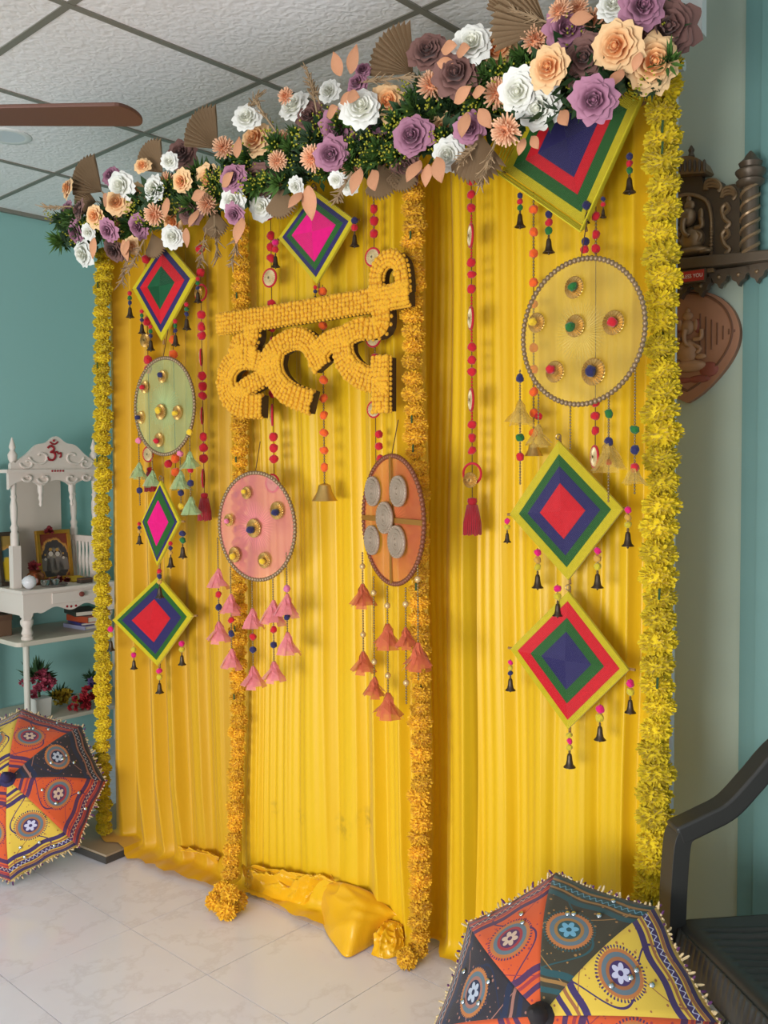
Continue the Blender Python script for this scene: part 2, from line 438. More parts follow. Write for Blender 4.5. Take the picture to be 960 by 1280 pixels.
# the stand that carries the drapes
st = thing('backdrop_stand', 'grey metal backdrop stand on stone slabs behind the yellow drapes', 'stand', BD.w(0, 0, 0), BD.rz)
pipe = mat('stand_pipe_white', (205, 208, 205), 0.4)
for ux in (U(136) - 0.01, BD_W - 0.03):
    MB().tube([(ux, 0.075, 0), (ux, 0.075, 2.5)], 0.016, 12).build('post', pipe, st, smooth=True)
MB().tube([(U(136) - 0.03, 0.075, TOPV + 0.02), (BD_W, 0.075, TOPV + 0.02)], 0.016, 12).build('crossbar', pipe, st, smooth=True)
slab_m = mat('slab_beige', (160, 142, 118), 0.5, nz=(9, 0.12)); edge_m = mat('slab_edge_dark', (66, 62, 58), 0.5)
for (x0, x1, y0, y1) in SLABS:
    s = MB().bbox((x0, y0, 0.0), (x1, y1, 0.034)).build('base_slab', slab_m, st)
    MB().prism_z([(x0 - .004, y0 - .004), (x1 + .004, y0 - .004), (x1 + .004, y1 + .004), (x0 - .004, y1 + .004)], 0.002, 0.026).build('slab_edge', edge_m, s)
# white board that shows behind the flowers at the wall end
wb = BD.at(856, 20)
MB().bbox((wb.x - 0.06, 0.02, wb.z - 0.04), (wb.x + 0.035, 0.055, CEIL - 0.01)).build('end_board', mat('white_board', (214, 218, 214), 0.6), st)

# ================================================================== SMALL SHARED MESHES
def ball_mesh(name, m, spikes=0.12, seed=1):
    bm = bmesh.new(); bmesh.ops.create_icosphere(bm, subdivisions=2, radius=1.0)
    r = random.Random(seed)
    for v in bm.verts: v.co *= 1 + spikes * (r.random() - 0.5) * 2
    me = bpy.data.meshes.new(name); bm.to_mesh(me); bm.free(); me.materials.append(m); return me
POM = {'red': (196, 24, 40), 'green': (32, 104, 44), 'navy': (40, 38, 84), 'magenta': (214, 20, 110), 'orange': (236, 96, 30),
       'yellow': (226, 186, 40), 'pink': (224, 120, 150), 'lime': (196, 178, 40), 'gold': (198, 150, 60), 'mauve': (206, 110, 150)}
def pommat(c): return mat('felt_' + c, POM[c], 0.95, sheen=0.4, nz=(300, 0.3))
def pom(parent, loc, r, c, name='pompom'):
    me = cached(('pom', c), lambda: ball_mesh('pompom', pommat(c)))
    return link(name, me, parent, loc, (random.random() * 6, random.random() * 6, 0), (r * 1.1, r * 1.1, r * 0.92))
gold_m = mat('antique_gold', (196, 160, 92), 0.35, 0.75, nz=(60, 0.3))
bead_m = mat('bead_silver_brown', (150, 128, 92), 0.3, 0.7)
bell_m = mat('dark_bronze', (82, 70, 58), 0.42, 0.8)
thread_m = mat('dark_thread', (90, 62, 36), 0.9)
def bell_mesh():
    mb = MB().lathe([(0.12, 1.0), (0.26, 0.98), (0.36, 0.82), (0.42, 0.5), (0.55, 0.2), (0.85, 0.04), (0.9, 0.0), (0.8, 0.0), (0.5, 0.2), (0.3, 0.6)], n=14)
    mb.torus((0, 0, 1.12), 0.14, 0.05, 12, 5); mb.sphere((0, 0, 0.0), 0.17, 8, 6)
    return mb.mesh('bell', bell_m)
def bell(parent, loc, h):
    return link('bell', cached('bell', bell_mesh), parent, loc, None, (h * 0.5, h * 0.5, h))
def thread(parent, a, b, r=0.0012, m=None, name='thread'):
    return MB().tube([a, b], r, 5).build(name, m or thread_m, parent)
def bead_strand(parent, a, b, r=0.0034, m=None, name='bead_strand'):
    a = Vector(a); b = Vector(b); n = max(2, int((b - a).length / (r * 2.3))); mb = MB()
    for i in range(n): mb.sphere(a.lerp(b, (i + 0.5) / n), r, 6, 4)
    mb.tube([a, b], r * 0.3, 4)
    return mb.build(name, m or bead_m, parent, smooth=True, sharp=False)

# ================================================================== MARIGOLD GARLANDS
def marigold_mesh(name, m, seed):
    r = random.Random(seed); mb = MB().sphere((0, 0, 0), 0.72, 10, 6)
    N = 250
    for i in range(N):
        z = 1 - 2 * (i + 0.5) / N; a = i * 2.39996; q = math.sqrt(1 - z * z)
        d = Vector((q * math.cos(a), q * math.sin(a), z)); t = d.orthogonal().normalized(); t.rotate(Matrix.Rotation(r.random() * TAU, 3, d)); b = d.cross(t)
        w = 0.085 + 0.04 * r.random(); L = 0.86 + 0.2 * r.random()
        p0 = d * 0.55; tip = d * L
        s = (t * (r.random() - 0.5) + b * (r.random() - 0.5)) * 0.22
        mb.add([p0 - t * w * 0.6, p0 + t * w * 0.6, tip + s + t * w + d * -0.08, tip + s * 1.2 + b * 0.05, tip + s - t * w + d * -0.08], [(0, 1, 2, 3, 4)])
    return mb.mesh(name, m, False)
yel_fl = mat('marigold_yellow', (218, 192, 22), 0.85, var=0.25, nz=(60, 0.35), sheen=0.2)
ora_fl = mat('marigold_amber', (236, 184, 36), 0.85, var=0.25, nz=(60, 0.35), sheen=0.2)
string_m = mat('garland_string_green', (52, 78, 40), 0.9)
def garland(label, pix, m, r, sp, w, extra=()):
    p3 = [BD.w(*(lambda q: (q.x, q.y, q.z))(BD.at(x, y, -w))) for x, y, w in [(tuple(q) + (w,))[:3] for q in pix]]
    base = min(p3, key=lambda p: p.z)
    root = thing('marigold_garland', label, 'garland', base, BD.rz, 'marigold garlands on the backdrop')
    M = Matrix.Translation(base) @ Matrix.Rotation(BD.rz, 4, 'Z'); Mi = M.inverted()
    loc = smooth_path([Mi @ p for p in p3], 24)
    MB().tube(loc[::6] + [loc[-1]], 0.0035, 6).build('string', string_m, root, smooth=True)
    mes = [cached(('mari', m.name, k), lambda: marigold_mesh('marigold', m, k)) for k in range(4)]
    cum = [0.0]
    for i in range(1, len(loc)): cum.append(cum[-1] + (loc[i] - loc[i - 1]).length)
    pts = []; q = 0.0; i = 0
    while q < cum[-1]:
        while i < len(cum) - 2 and cum[i + 1] < q: i += 1
        pts.append(loc[i].lerp(loc[i + 1], (q - cum[i]) / max(1e-6, cum[i + 1] - cum[i]))); q += sp * random.uniform(0.86, 1.14)
    for p in pts:
        s = r * random.uniform(0.9, 1.12); j = Vector((random.uniform(-.12, .12) * r, random.uniform(-.1, .1) * r, 0))
        link('marigold', random.choice(mes), root, p + j, (random.uniform(-.25, .25), random.uniform(-.25, .25), random.random() * TAU), (s, s, s * 0.78))
        if random.random() < 0.12: MB().tube([p + Vector((r * .3, -r * .9, 0)), p + Vector((r * .35, -r * .95, sp * .5))], 0.003, 5).build('stem_wire', string_m, root)
    for (x, y, z, s) in extra:
        q = Mi @ on_floor(x, y, z); link('marigold', random.choice(mes), root, q, (random.random() * 6, random.random() * 6, random.random() * 6), s)
    return root
garland('yellow marigold garland down the drape post beside the white temple', [(129, 318), (128, 600), (128, 900), (130, 1036)], yel_fl, 0.036, 0.045, 0.062)
garland('amber marigold garland ending in a loose bunch of blooms on the floor tiles', [(301, 285), (300, 560), (298, 820), (296, 960), (291, 1060, 0.085), (286, 1098, 0.13)], ora_fl, 0.031, 0.038, 0.062,
        [(269, 1126, .035, .036), (283, 1137, .034, .038), (297, 1126, .04, .036), (278, 1113, .06, .034), (288, 1118, .075, .034)])
garland('amber marigold garland hanging beside the rust hoop and touching the end of the word', [(517, 225), (517, 480), (520, 560), (523, 700), (526, 900), (525, 1060), (524, 1190, 0.07)], ora_fl, 0.035, 0.043, 0.072,
        [(509, 1198, .03, .034)])
garland('thick yellow marigold garland beside the carved wall shelf and the black chair', [(832, 78), (828, 170), (827, 550), (823, 800), (818, 1000), (814, 1150), (812, 1262), (811, 1284)], yel_fl, 0.046, 0.055, 0.075)

# ================================================================== THE FLOWER WORD
word = thing('flower_word_sign', 'Devanagari word haldi in amber marigold buds on dark board, hung across the drape', 'sign', BD.w(BD.at(400, 440).x, 0, 0), BD.rz)
wx = BD.at(400, 440).x; WW = 0.138
board_m = mat('dark_sign_board', (70, 52, 24), 0.8)
strokes = [  # name, pixel path, stroke width in pixels
    ('headline', [(273, 405), (330, 397), (400, 386), (470, 374), (510, 366.5)], 19),
    ('vowel_loop', [(472, 372), (470, 348), (475, 331), (487, 322), (498, 328), (502, 344), (503, 364)], 15),
    ('letter_ha', [(315, 408), (314, 424), (297, 430), (297, 446), (318, 446)], 17),
    ('letter_ha', [(318, 447), (300, 447), (286, 459), (282, 477), (286, 494), (299, 506), (326, 508)], 22),
    ('letter_ha', [(316, 449), (329, 456), (331, 468), (319, 477), (306, 484), (300, 492)], 17),
    ('letter_la', [(330, 456), (340, 440), (356, 427), (374, 423), (387, 431), (395, 446), (401, 458)], 19),
    ('letter_la', [(342, 441), (340, 458), (346, 477), (362, 493), (388, 503)], 22),
    ('letter_da', [(475, 378), (475, 408), (448, 411), (428, 421), (410, 427), (399, 440)], 20),
    ('letter_da', [(427, 424), (429, 446), (441, 464), (460, 474), (482, 476)], 22),
    ('letter_da', [(476, 447), (476, 480), (476, 514)], 20)]
bud_m = mat('marigold_bud', (222, 164, 28), 0.85, nz=(40, 0.35), sheen=0.2)
bud_base = mat('marigold_bud_base', (206, 146, 24), 0.9)
for (nm, pix, wpx) in strokes:
    q = [BD.at(x, y, -WW) for x, y in pix]; c = smooth_path([Vector((p.x - wx, 0, p.z)) for p in q], 7)
    d = hit(pix[0][0], pix[0][1], BD.o, BD.y).y
    hw = wpx * d / F_PX * 0.5 * 1.2
    # extruded board along the stroke
    L = []; Rr = []
    for i, p in enumerate(c):
        t = (c[min(i + 1, len(c) - 1)] - c[max(i - 1, 0)]).normalized(); nrm = Vector((-t.z, 0, t.x))
        L.append(p + nrm * hw); Rr.append(p - nrm * hw)
    mb = MB(); n = len(c); y0 = -WW; y1 = -WW + 0.035
    V = [(p.x, y, p.z) for y in (y0, y1) for S in (L, Rr) for p in S]
    Fs = []
    for i in range(n - 1):
        Fs += [(i, i + 1, n + i + 1, n + i), (2 * n + i, 3 * n + i, 3 * n + i + 1, 2 * n + i + 1), (i, 2 * n + i, 2 * n + i + 1, i + 1), (n + i, n + i + 1, 3 * n + i + 1, 3 * n + i)]
    Fs += [(0, n, 3 * n, 2 * n), (n - 1, 3 * n - 1, 4 * n - 1, 2 * n - 1)]
    mb.add(V, Fs); brd = mb.build(nm, board_m, word)
    fp = MB(); fp.add([(p.x, y, p.z) for y in (y0 - .003, y0 + .001) for S in (L, Rr) for p in S], Fs); fp.build('petal_base', bud_base, brd)
    # buds in rows along the stroke, joined: too many and too small to pick apart
    length = sum((c[i + 1] - c[i]).length for i in range(n - 1)); br = 0.0076
    rows = max(3, int(round(hw * 2 / (br * 1.55)))); cols = max(3, int(length / (br * 1.6)))
    bm_ = MB()
    for a in range(cols + 1):
        t = a / cols * (n - 1); i = min(int(t), n - 2); f = t - i
        for b in range(rows):
            e = (b + 0.5 + 0.12 * random.uniform(-1, 1)) / rows
            l = L[i].lerp(L[i + 1], f); r_ = Rr[i].lerp(Rr[i + 1], f); p = l.lerp(r_, e)
            rr = br * random.uniform(0.85, 1.15)
            bm_.sphere((p.x + random.uniform(-.002, .002), y0 - rr * 0.55, p.z + random.uniform(-.002, .002)), rr, 7, 4, (1, 0.9, 1))
        for S in (L, Rr):
            p = S[i].lerp(S[i + 1], f); bm_.sphere((p.x, y0 + 0.006, p.z), br * 0.85, 6, 4)
    ob = bm_.build('marigold_buds', bud_m, brd, smooth=True, sharp=False); ob['kind'] = 'stuff'
thread(word, ((L[0].x), -0.05, 0.0 + c[0].z), (L[0].x, -0.03, c[0].z + 0.02))

# ================================================================== YARN DIAMOND KITES
yarn = {'yellow': (206, 190, 26), 'green': (44, 104, 40), 'red': (210, 28, 42), 'navy': (52, 46, 104), 'magenta': (226, 14, 132), 'dkgreen': (16, 92, 52)}
def yarnm(c): return mat('yarn_' + c, yarn[c], 0.8, nz=(90, 0.22), sheen=0.3)
stick_m = mat('bamboo_stick', (150, 112, 62), 0.7)
def charm(parent, M, px, py0, py1, w, cols, s=1.0, bell_on=True):
    """small hanging charm: thread, felt balls, bell; between two pixel heights"""
    a = M @ BD.w(*BD.at(px, py0, -w)); b = M @ BD.w(*BD.at(px, py1, -w)); L = a.z - b.z
    ch = thread(parent, a, (a.x, a.y, b.z + L * 0.3), 0.0011, name='charm')
    n = len(cols); bh = min(L * 0.38, 0.036 * s)
    for i, c in enumerate(cols):
        f = (i + 0.6) / (n + 0.6); z = a.z - (L - bh) * f
        pom(ch, (a.x, a.y, z), min((L - bh) / (n + .6) * 0.48, 0.0135 * s), c)
    if bell_on: bell(ch, (a.x, a.y, b.z), bh)
def kite(label, corners, bands, w, charms, tilt=0.0, layers=0, cs=1.0):
    P = [BD.w(*BD.at(x, y, -w)) for x, y in corners]       # top, right, bottom, left
    cen = (P[0] + P[1] + P[2] + P[3]) / 4
    root = thing('yarn_kite', label, 'wall hanging', cen, BD.rz, 'yarn diamonds on the backdrop')
    M = (Matrix.Translation(cen) @ Matrix.Rotation(BD.rz, 4, 'Z')).inverted()
    Q = [M @ p for p in P]
    size = max((Q[0] - Q[2]).length, (Q[1] - Q[3]).length)
    # cross sticks
    for a, b in ((0, 2), (1, 3)):
        d = (Q[a] - Q[b]).normalized() * 0.012
        MB().tube([Q[b] - d + Vector((0, .006, 0)), Q[a] + d + Vector((0, .006, 0))], 0.004, 6).build('stick', stick_m, root, smooth=True)
    f0 = 0.0; cfrac = [0.0] + [b[1] for b in bands]
    for k, (c, f1) in enumerate(bands):
        mb = MB(); f0 = cfrac[k]; n = max(3, int((f1 - f0) * size * 0.5 / 0.0042))
        ring = []
        for i in range(2 * n + 1):
            f = f0 + (f1 - f0) * i / (2 * n); h = (0.0022 if i % 2 else 0.0) + 0.012 * (1 - f) + 0.003 * (len(bands) - k) * 0.3
            ring.append([q * f + Vector((0, -0.004 - h, 0)) for q in Q])
        V = [p for R_ in ring for p in R_]
        # back side
        Fs = [(i * 4 + j, i * 4 + (j + 1) % 4, (i + 1) * 4 + (j + 1) % 4, (i + 1) * 4 + j) for i in range(2 * n) for j in range(4)]
        base = len(V); V += [q * f1 + Vector((0, 0.004, 0)) for q in Q] + [q * f0 + Vector((0, 0.004, 0)) for q in Q]
        t = 2 * n * 4
        Fs += [(t + j, t + (j + 1) % 4, base + (j + 1) % 4, base + j) for j in range(4)]
        Fs += [(base + j, base + (j + 1) % 4, base + 4 + (j + 1) % 4, base + 4 + j) for j in range(4)]
        mb.add(V, Fs); mb.build('yarn_band' if k else 'yarn_centre', yarnm(c), root)
    for k in range(layers):   # loose outer strands strung between the stick ends
        f = 1.03 + 0.022 * k; y = -0.004 - 0.010 * k
        mb = MB()
        for j in range(4):
            mb.tube([Q[j] * f + Vector((0, y, 0)), Q[(j + 1) % 4] * f + Vector((0, y, random.uniform(-.004, .004)))], 0.0022, 5)
        mb.build('loose_strand', yarnm('yellow'), root)
    mb = MB(); mb.torus(Q[0] + Vector((0, -0.004, 0.010)), 0.007, 0.0018, 12, 5); mb.build('hanging_ring', bead_m, root, smooth=True)
    for (px, y0, y1, cols) in charms: charm(root, M, px, y0, y1, w + 0.012, cols, cs)
    return root
R3 = ['red', 'green', 'navy']
kite('yarn diamond with green centre, red and navy bands and olive rim', [(206, 300), (246, 347), (203, 426), (167, 361)],
     [('dkgreen', .43), ('red', .70), ('navy', .85), ('yellow', 1)], 0.098,
     [(162, 363, 397, R3), (177, 386, 417, R3), (188, 405, 438, R3), (219, 398, 432, R3), (233, 377, 412, R3), (247, 345, 378, R3)])
kite('yarn diamond with magenta centre hanging between the flowers and the flower word', [(393, 237), (444, 275), (397, 355), (349, 298)],
     [('magenta', .58), ('green', .74), ('navy', .87), ('yellow', 1)], 0.082,
     [(443, 270, 308, ['navy', 'red']), (394, 356, 378, ['red', 'navy']), (344, 298, 334, ['magenta', 'red'])])
kite('large tilted yarn diamond with navy centre and loose yellow strands under the flowers', [(694, 76), (800, 130), (731, 283), (631, 214)],
     [('navy', .44), ('red', .64), ('green', .84), ('yellow', 1)], 0.072,
     [(650, 240, 284, ['navy', 'red', 'green']), (686, 262, 316, ['navy', 'red', 'green']), (787, 190, 241, ['navy', 'red', 'green']), (733, 250, 279, ['navy']), (754, 245, 272, ['navy', 'red'])], layers=4)
kite('yarn diamond with red centre inside navy, hanging under the large gold hoop', [(699, 551), (780, 636), (711, 725), (638, 643)],
     [('red', .40), ('navy', .64), ('green', .81), ('yellow', 1)], 0.06,
     [(634, 647, 678, ['magenta', 'lime']), (672, 685, 735, ['magenta', 'gold', 'lime']), (747, 683, 735, ['magenta', 'gold', 'lime']), (785, 632, 683, ['magenta', 'gold', 'lime'])])
kite('yarn diamond with navy centre, green and bright red bands, lowest on its drape', [(711, 739), (787, 837), (711, 911), (639, 811)],
     [('navy', .42), ('green', .62), ('red', .86), ('yellow', 1)], 0.07,
     [(697, 730, 770, ['magenta', 'lime']), (638, 824, 863, ['magenta', 'lime', 'navy']), (788, 848, 891, ['magenta', 'lime']), (750, 880, 925, ['magenta', 'lime']), (712, 914, 959, ['lime', 'magenta', 'lime'])])
kite('narrow yarn diamond with magenta centre below the green hoop', [(202, 601), (226, 652), (198, 707), (178, 652)],
     [('magenta', .54), ('green', .80), ('navy', .90), ('yellow', 1)], 0.17,
     [(174, 652, 680, ['red', 'navy', 'gold']), (228, 662, 697, ['navy', 'green']), (213, 676, 709, ['red', 'navy', 'gold']), (199, 710, 747, ['red', 'navy', 'gold'])])
kite('yarn diamond with red centre, navy band and wide olive rim above the drape hem', [(199, 720), (242, 770), (198, 832), (142, 775)],
     [('red', .48), ('navy', .74), ('green', .87), ('yellow', 1)], 0.075,
     [(138, 782, 813, ['magenta', 'lime']), (167, 808, 836, ['lime', 'magenta']), (227, 800, 831, ['magenta', 'lime']), (199, 834, 866, ['magenta', 'lime'])])

# ================================================================== SHEER HOOPS
def net_material(name, rgb, alpha, rays=46):
    t = NT(name); co = t.coord()
    sp = t.n('ShaderNodeSeparateXYZ'); t.t.links.new(co, sp.inputs[0])
    ang = t.math('ARCTAN2', sp.outputs[2], sp.outputs[0])
    rad = t.math('SQRT', t.math('ADD', t.math('MULTIPLY', sp.outputs[0], sp.outputs[0]), t.math('MULTIPLY', sp.outputs[2], sp.outputs[2])))
    wob = t.noise(9.0, 2)
    pl = t.math('SINE', t.math('ADD', t.math('MULTIPLY', ang, float(rays)), t.math('MULTIPLY', wob, 9.0)))
    fade = t.math('SUBTRACT', 1.0, t.math('MULTIPLY', rad, 12.0), clamp=True)
    al = t.math('ADD', alpha, t.math('MULTIPLY', t.math('MULTIPLY', t.math('MAXIMUM', pl, 0.0), fade), 0.45), clamp=True)
    al = t.math('ADD', al, t.math('MULTIPLY', fade, 0.18), clamp=True)
    t.col(lin(rgb)); t.val('Roughness', 0.6); t.val('Alpha', al); t.val('Sheen Weight', 0.2)
    return t.m
def rosette_mesh(m):
    mb = MB(); n = 44; P = []
    for k in range(n):
        a = TAU * k / n; h = 0.10 if k % 2 else -0.02
        for r, z in ((0.16, 0.20), (0.55, 0.16 + h), (0.93, 0.05 + h), (1.0, 0.0), (0.1, -0.05)):
            P.append((r * math.cos(a), r * math.sin(a), z))
    Fs = [(k * 5 + j, ((k + 1) % n) * 5 + j, ((k + 1) % n) * 5 + j + 1, k * 5 + j + 1) for k in range(n) for j in range(4)]
    return mb.add(P, Fs).mesh('rosette', m, False)
def rosette(parent, loc, r, m=None, pomc=None, pr=0.42, facing=(0, -1, 0), off=(0, 0)):
    m = m or gold_m
    o = link('rosette', cached(('ros', m.name), lambda: rosette_mesh(m)), parent, loc, look(facing, random.random()), r)
    if pomc:
        p = pom(o, (off[0], off[1], 0.45), pr, pomc)
    return o
def sequin_mesh(m):
    prof = [(.02, .10)]
    for k in range(14): prof.append((.08 + .92 * k / 13, .10 + (.10 if k % 2 else 0)))
    mb = MB().lathe(prof + [(1.02, 0), (.98, -.03)], n=36)
    for k in range(26): a = TAU * k / 26; mb.sphere((.94 * math.cos(a), .94 * math.sin(a), .13), .085, 6, 4)
    for q in (.25, .5, .75): mb.torus((0, 0, .16), q, .035, 30, 5, axis='Z')
    return mb.mesh('sequin_disc', m)
def fabric_tassel_mesh(m, seed):
    mb = MB(); r = random.Random(seed)
    n = 9
    for k in range(n):
        a = TAU * k / n; sp = 0.34 + 0.24 * r.random(); L = 0.8 + 0.25 * r.random()
        t = Vector((-math.sin(a), math.cos(a), 0)); d = Vector((math.cos(a), math.sin(a), 0)); w = 0.2
        V = []
        for i in range(5):
            q = i / 4; c = d * (0.03 + sp * q ** 1.2 + 0.05 * math.sin(q * 6 + k)) + Vector((0, 0, -L * q)); V += [c - t * (0.04 + w * q), c + t * (0.04 + w * q) + d * 0.05 * math.sin(q * 9)]
        mb.add(V, [(2 * i, 2 * i + 1, 2 * i + 3, 2 * i + 2) for i in range(4)])
    return mb.mesh('net_tassel', m, False)
def sheer(name, rgb, alpha): return mat(name, rgb, 0.7, alpha=alpha, sheen=0.3, nz=(80, 0.3))
def hoop(label, cx, cy, ry, extra_deg, net_m, rim_m, ros, strands, w=0.135, bands=None, disc_m=None):
    cen = BD.w(*BD.at(cx, cy, -w)); d = (cen - CAM).dot(fwd); R = ry * d / F_PX
    rz = BD.rz - math.radians(extra_deg)
    root = thing('sheer_hoop', label, 'wall hanging', cen, rz, 'sheer hoops on the backdrop')
    M = (Matrix.Translation(cen) @ Matrix.Rotation(rz, 4, 'Z')).inverted()
    fr = Frame(cen, Vector((math.cos(rz), math.sin(rz), 0)))
    mb = MB(); n = 90
    for k in range(n):
        a = TAU * k / n; mb.sphere((R * math.cos(a), 0, R * math.sin(a)), R * 0.042, 6, 4)
    mb.torus((0, 0.002, 0), R, R * 0.022, 64, 6)
    mb.build('rim', rim_m, root, smooth=True, sharp=False)
    def fn(a, b):
        r = R * (0.004 + 0.99 * b); t = TAU * a; return (r * math.cos(t), 0.004 * math.sin(b * PI) * math.sin(t * 5), r * math.sin(t))
    MB().grid(48, 8, fn).build('net', net_m, root, smooth=True, sharp=False)
    mb = MB(); mb.tube([(0, 0, R), (0.004, 0.02, R + 0.10)], 0.0015, 5); mb.build('hanging_thread', thread_m, root)
    if bands:
        MB().bbox((-0.006, -0.006, -R), (0.006, -0.002, R)).build('ribbon', bands, root)
        o = MB().bbox((-R, -0.0065, -0.007), (R, -0.0025, 0.007)).build('ribbon', bands, root)
    for (x, y, r, c) in ros:
        p = fr.at(x, y, 0)
        if disc_m: link('sequin_disc', cached('seq', lambda: sequin_mesh(disc_m)), root, (p.x, -0.010, p.z), look((0, -1, 0)), r * d / F_PX)
        else: rosette(root, (p.x, -0.012, p.z), r * d / F_PX, disc_m, c, off=(random.uniform(-.25, .25), random.uniform(-.25, .25)))
    for st_ in strands:
        px, y0, y1, items, tm = st_
        a = fr.at(px, y0, 0); b = fr.at(px, y1, 0)
        sw = bead_strand(root, (a.x, a.y, a.z), (a.x, a.y, b.z), 0.0032)
        for it in items:
            y = it[1]; p = fr.at(px, y, 0)
            if it[0] == 't':
                link('net_tassel', cached(('tas', tm.name), lambda: fabric_tassel_mesh(tm, 3)), sw, (a.x, a.y, p.z + 0.02), (0, 0, random.random() * 6), it[2] * d / F_PX)
            elif it[0] == 'bead':
                MB().sphere((a.x, a.y, p.z), 0.009, 10, 8).build('pearl', cached('pearl', lambda: mat('champagne_pearl', (214, 178, 122), 0.2, 0.35)), sw, smooth=True, sharp=False)
            else: pom(sw, (a.x, a.y, p.z), it[2] * d / F_PX if len(it) > 2 else 0.011, it[0])
    return root
gold_net = net_material('gold_net', (214, 186, 96), 0.30); pink_net = net_material('pink_net', (232, 130, 140), 0.50)
green_net = net_material('mint_net', (160, 196, 140), 0.42); rust_net = net_material('rust_net', (200, 92, 48), 0.62)
rim_gold = mat('rim_beads', (150, 126, 96), 0.4, 0.45)
khaki_t = sheer('khaki_net', (206, 170, 80), 0.45); pink_t = sheer('pink_net_tassel', (232, 132, 140), 0.7); mint_t = sheer('mint_net_tassel', (166, 196, 140), 0.6); rust_t = sheer('rust_net_tassel', (206, 96, 60), 0.75)
hoop('large round gold net hoop with six pompom rosettes beside the thick yellow garland', 726, 415, 90, 10.5, gold_net, rim_gold,
     [(721, 360, 14, 'green'), (674, 404, 13, 'yellow'), (722, 408, 14, 'green'), (770, 404, 15, 'red'), (697, 465, 14, 'red'), (745, 465, 17, 'navy')],
     [(650, 462, 606, [('navy', 473), ('t', 510, 34), ('green', 547), ('red', 571)], khaki_t),
      (673, 492, 545, [('t', 540, 30)], khaki_t),
      (713, 508, 562, [], khaki_t),
      (761, 496, 628, [('green', 517), ('navy', 552), ('t', 560, 40), ('red', 578, 4)], khaki_t),
      (794, 452, 618, [('green', 537), ('navy', 562), ('red', 585), ('t', 590, 26)], khaki_t)])
hoop('oval mint green net hoop between the green centred diamond and narrow magenta one', 205, 508, 60, 4, green_net, rim_gold,
     [(206, 471, 8, 'navy'), (184, 484, 8, 'red'), (179, 522, 8, 'navy'), (204, 515, 10, 'yellow'), (225, 516, 9, 'yellow'), (202, 550, 9, 'red')],
     [(173, 535, 632, [('pink', 551), ('t', 585, 22), ('navy', 613)], mint_t), (190, 560, 600, [('t', 595, 22)], mint_t),
      (225, 556, 640, [('pink', 567), ('t', 596, 24), ('navy', 616), ('yellow', 633)], mint_t), (237, 540, 628, [('yellow', 540), ('t', 572, 22), ('red', 587), ('navy', 604), ('t', 628, 24)], mint_t)])
hoop('oval pink net hoop with gold rosettes and pink tassels below the flower word', 320, 658, 67, 2, pink_net, rim_gold,
     [(311, 616, 8, 'yellow'), (349, 638, 11, 'navy'), (289, 650, 8, 'pink'), (320, 660, 12, 'navy'), (296, 693, 10, 'yellow'), (333, 700, 10, 'yellow')],
     [(272, 672, 782, [('t', 718, 26), ('red', 743), ('navy', 759), ('t', 784, 28)], pink_t),
      (288, 708, 812, [('t', 750, 26), ('red', 775), ('navy', 792), ('t', 818, 26)], pink_t),
      (315, 726, 838, [('t', 768, 26), ('red', 796), ('navy', 812), ('t', 840, 28)], pink_t),
      (341, 718, 828, [('t', 758, 30), ('red', 787), ('navy', 806), ('t', 834, 26)], pink_t),
      (358, 690, 796, [('mauve', 736), ('t', 750, 28), ('red', 753), ('navy', 771), ('t', 798, 28)], pink_t)])
hoop('rust orange net hoop with five silver discs and ribbon cross', 490, 650, 80, 26.5, rust_net, mat('rim_rust', (126, 72, 48), 0.5, 0.2),
     [(471, 614, 19, None), (503, 614, 19, None), (486, 647, 20, None), (470, 675, 19, None), (501, 677, 20, None)],
     [(453, 690, 815, [('bead', 708), ('t', 738, 32), ('bead', 793), ('t', 822, 30)], rust_t),
      (467, 720, 850, [('bead', 741), ('bead', 827), ('t', 854, 26)], rust_t),
      (484, 732, 868, [('bead', 757), ('t', 788, 34), ('bead', 844), ('t', 874, 34)], rust_t),
      (507, 734, 880, [('bead', 755), ('t', 793, 26), ('bead', 853)], rust_t),
      (522, 695, 850, [('bead', 724), ('bead', 817), ('t', 812, 34)], rust_t)],
     w=0.185, bands=mat('ribbon_gold_brown', (158, 108, 40), 0.4, 0.3), disc_m=mat('silver_sequin', (164, 144, 124), 0.5, 0.2, nz=(60, 0.8)))

# ================================================================== POMPOM STRINGS
red_rim = mat('red_felt_rim', (188, 22, 44), 0.9, sheen=0.3)
ivory_gold = mat('ivory_gota', (214, 196, 150), 0.45, 0.3)
def disc_part(parent, loc, r, edge=0.0):
    o = link('rosette_disc', cached(('ros', 'ivory'), lambda: rosette_mesh(ivory_gold)), parent, loc, look((math.sin(edge), -math.cos(edge), 0)), r * 0.86)
    mb = cached('discrim', lambda: MB().torus((0, 0, 0), 1.06, 0.13, 30, 6, axis='Z').mesh('felt_rim', red_rim))
    link('felt_rim', mb, o); return o
def tassel(parent, loc, L, c):
    def mk():
        mb = MB().lathe([(0.05, 0.0), (0.13, -0.03), (0.14, -0.12), (0.11, -0.17), (0.16, -0.3), (0.22, -0.7), (0.21, -1.0)], n=14)
        for k in range(26):
            a = TAU * k / 26; mb.tube([(0.13 * math.cos(a), 0.13 * math.sin(a), -0.2), (0.23 * math.cos(a), 0.23 * math.sin(a), -0.7), (0.24 * math.cos(a), 0.24 * math.sin(a), -1.0 - 0.06 * random.random())], 0.025, 4)
        return mb.mesh('thread_tassel', mat('tassel_' + c, (170, 16, 32) if c == 'red' else POM[c], 0.85, sheen=0.4))
    return link('thread_tassel', cached(('ttas', c), mk), parent, loc, None, L)
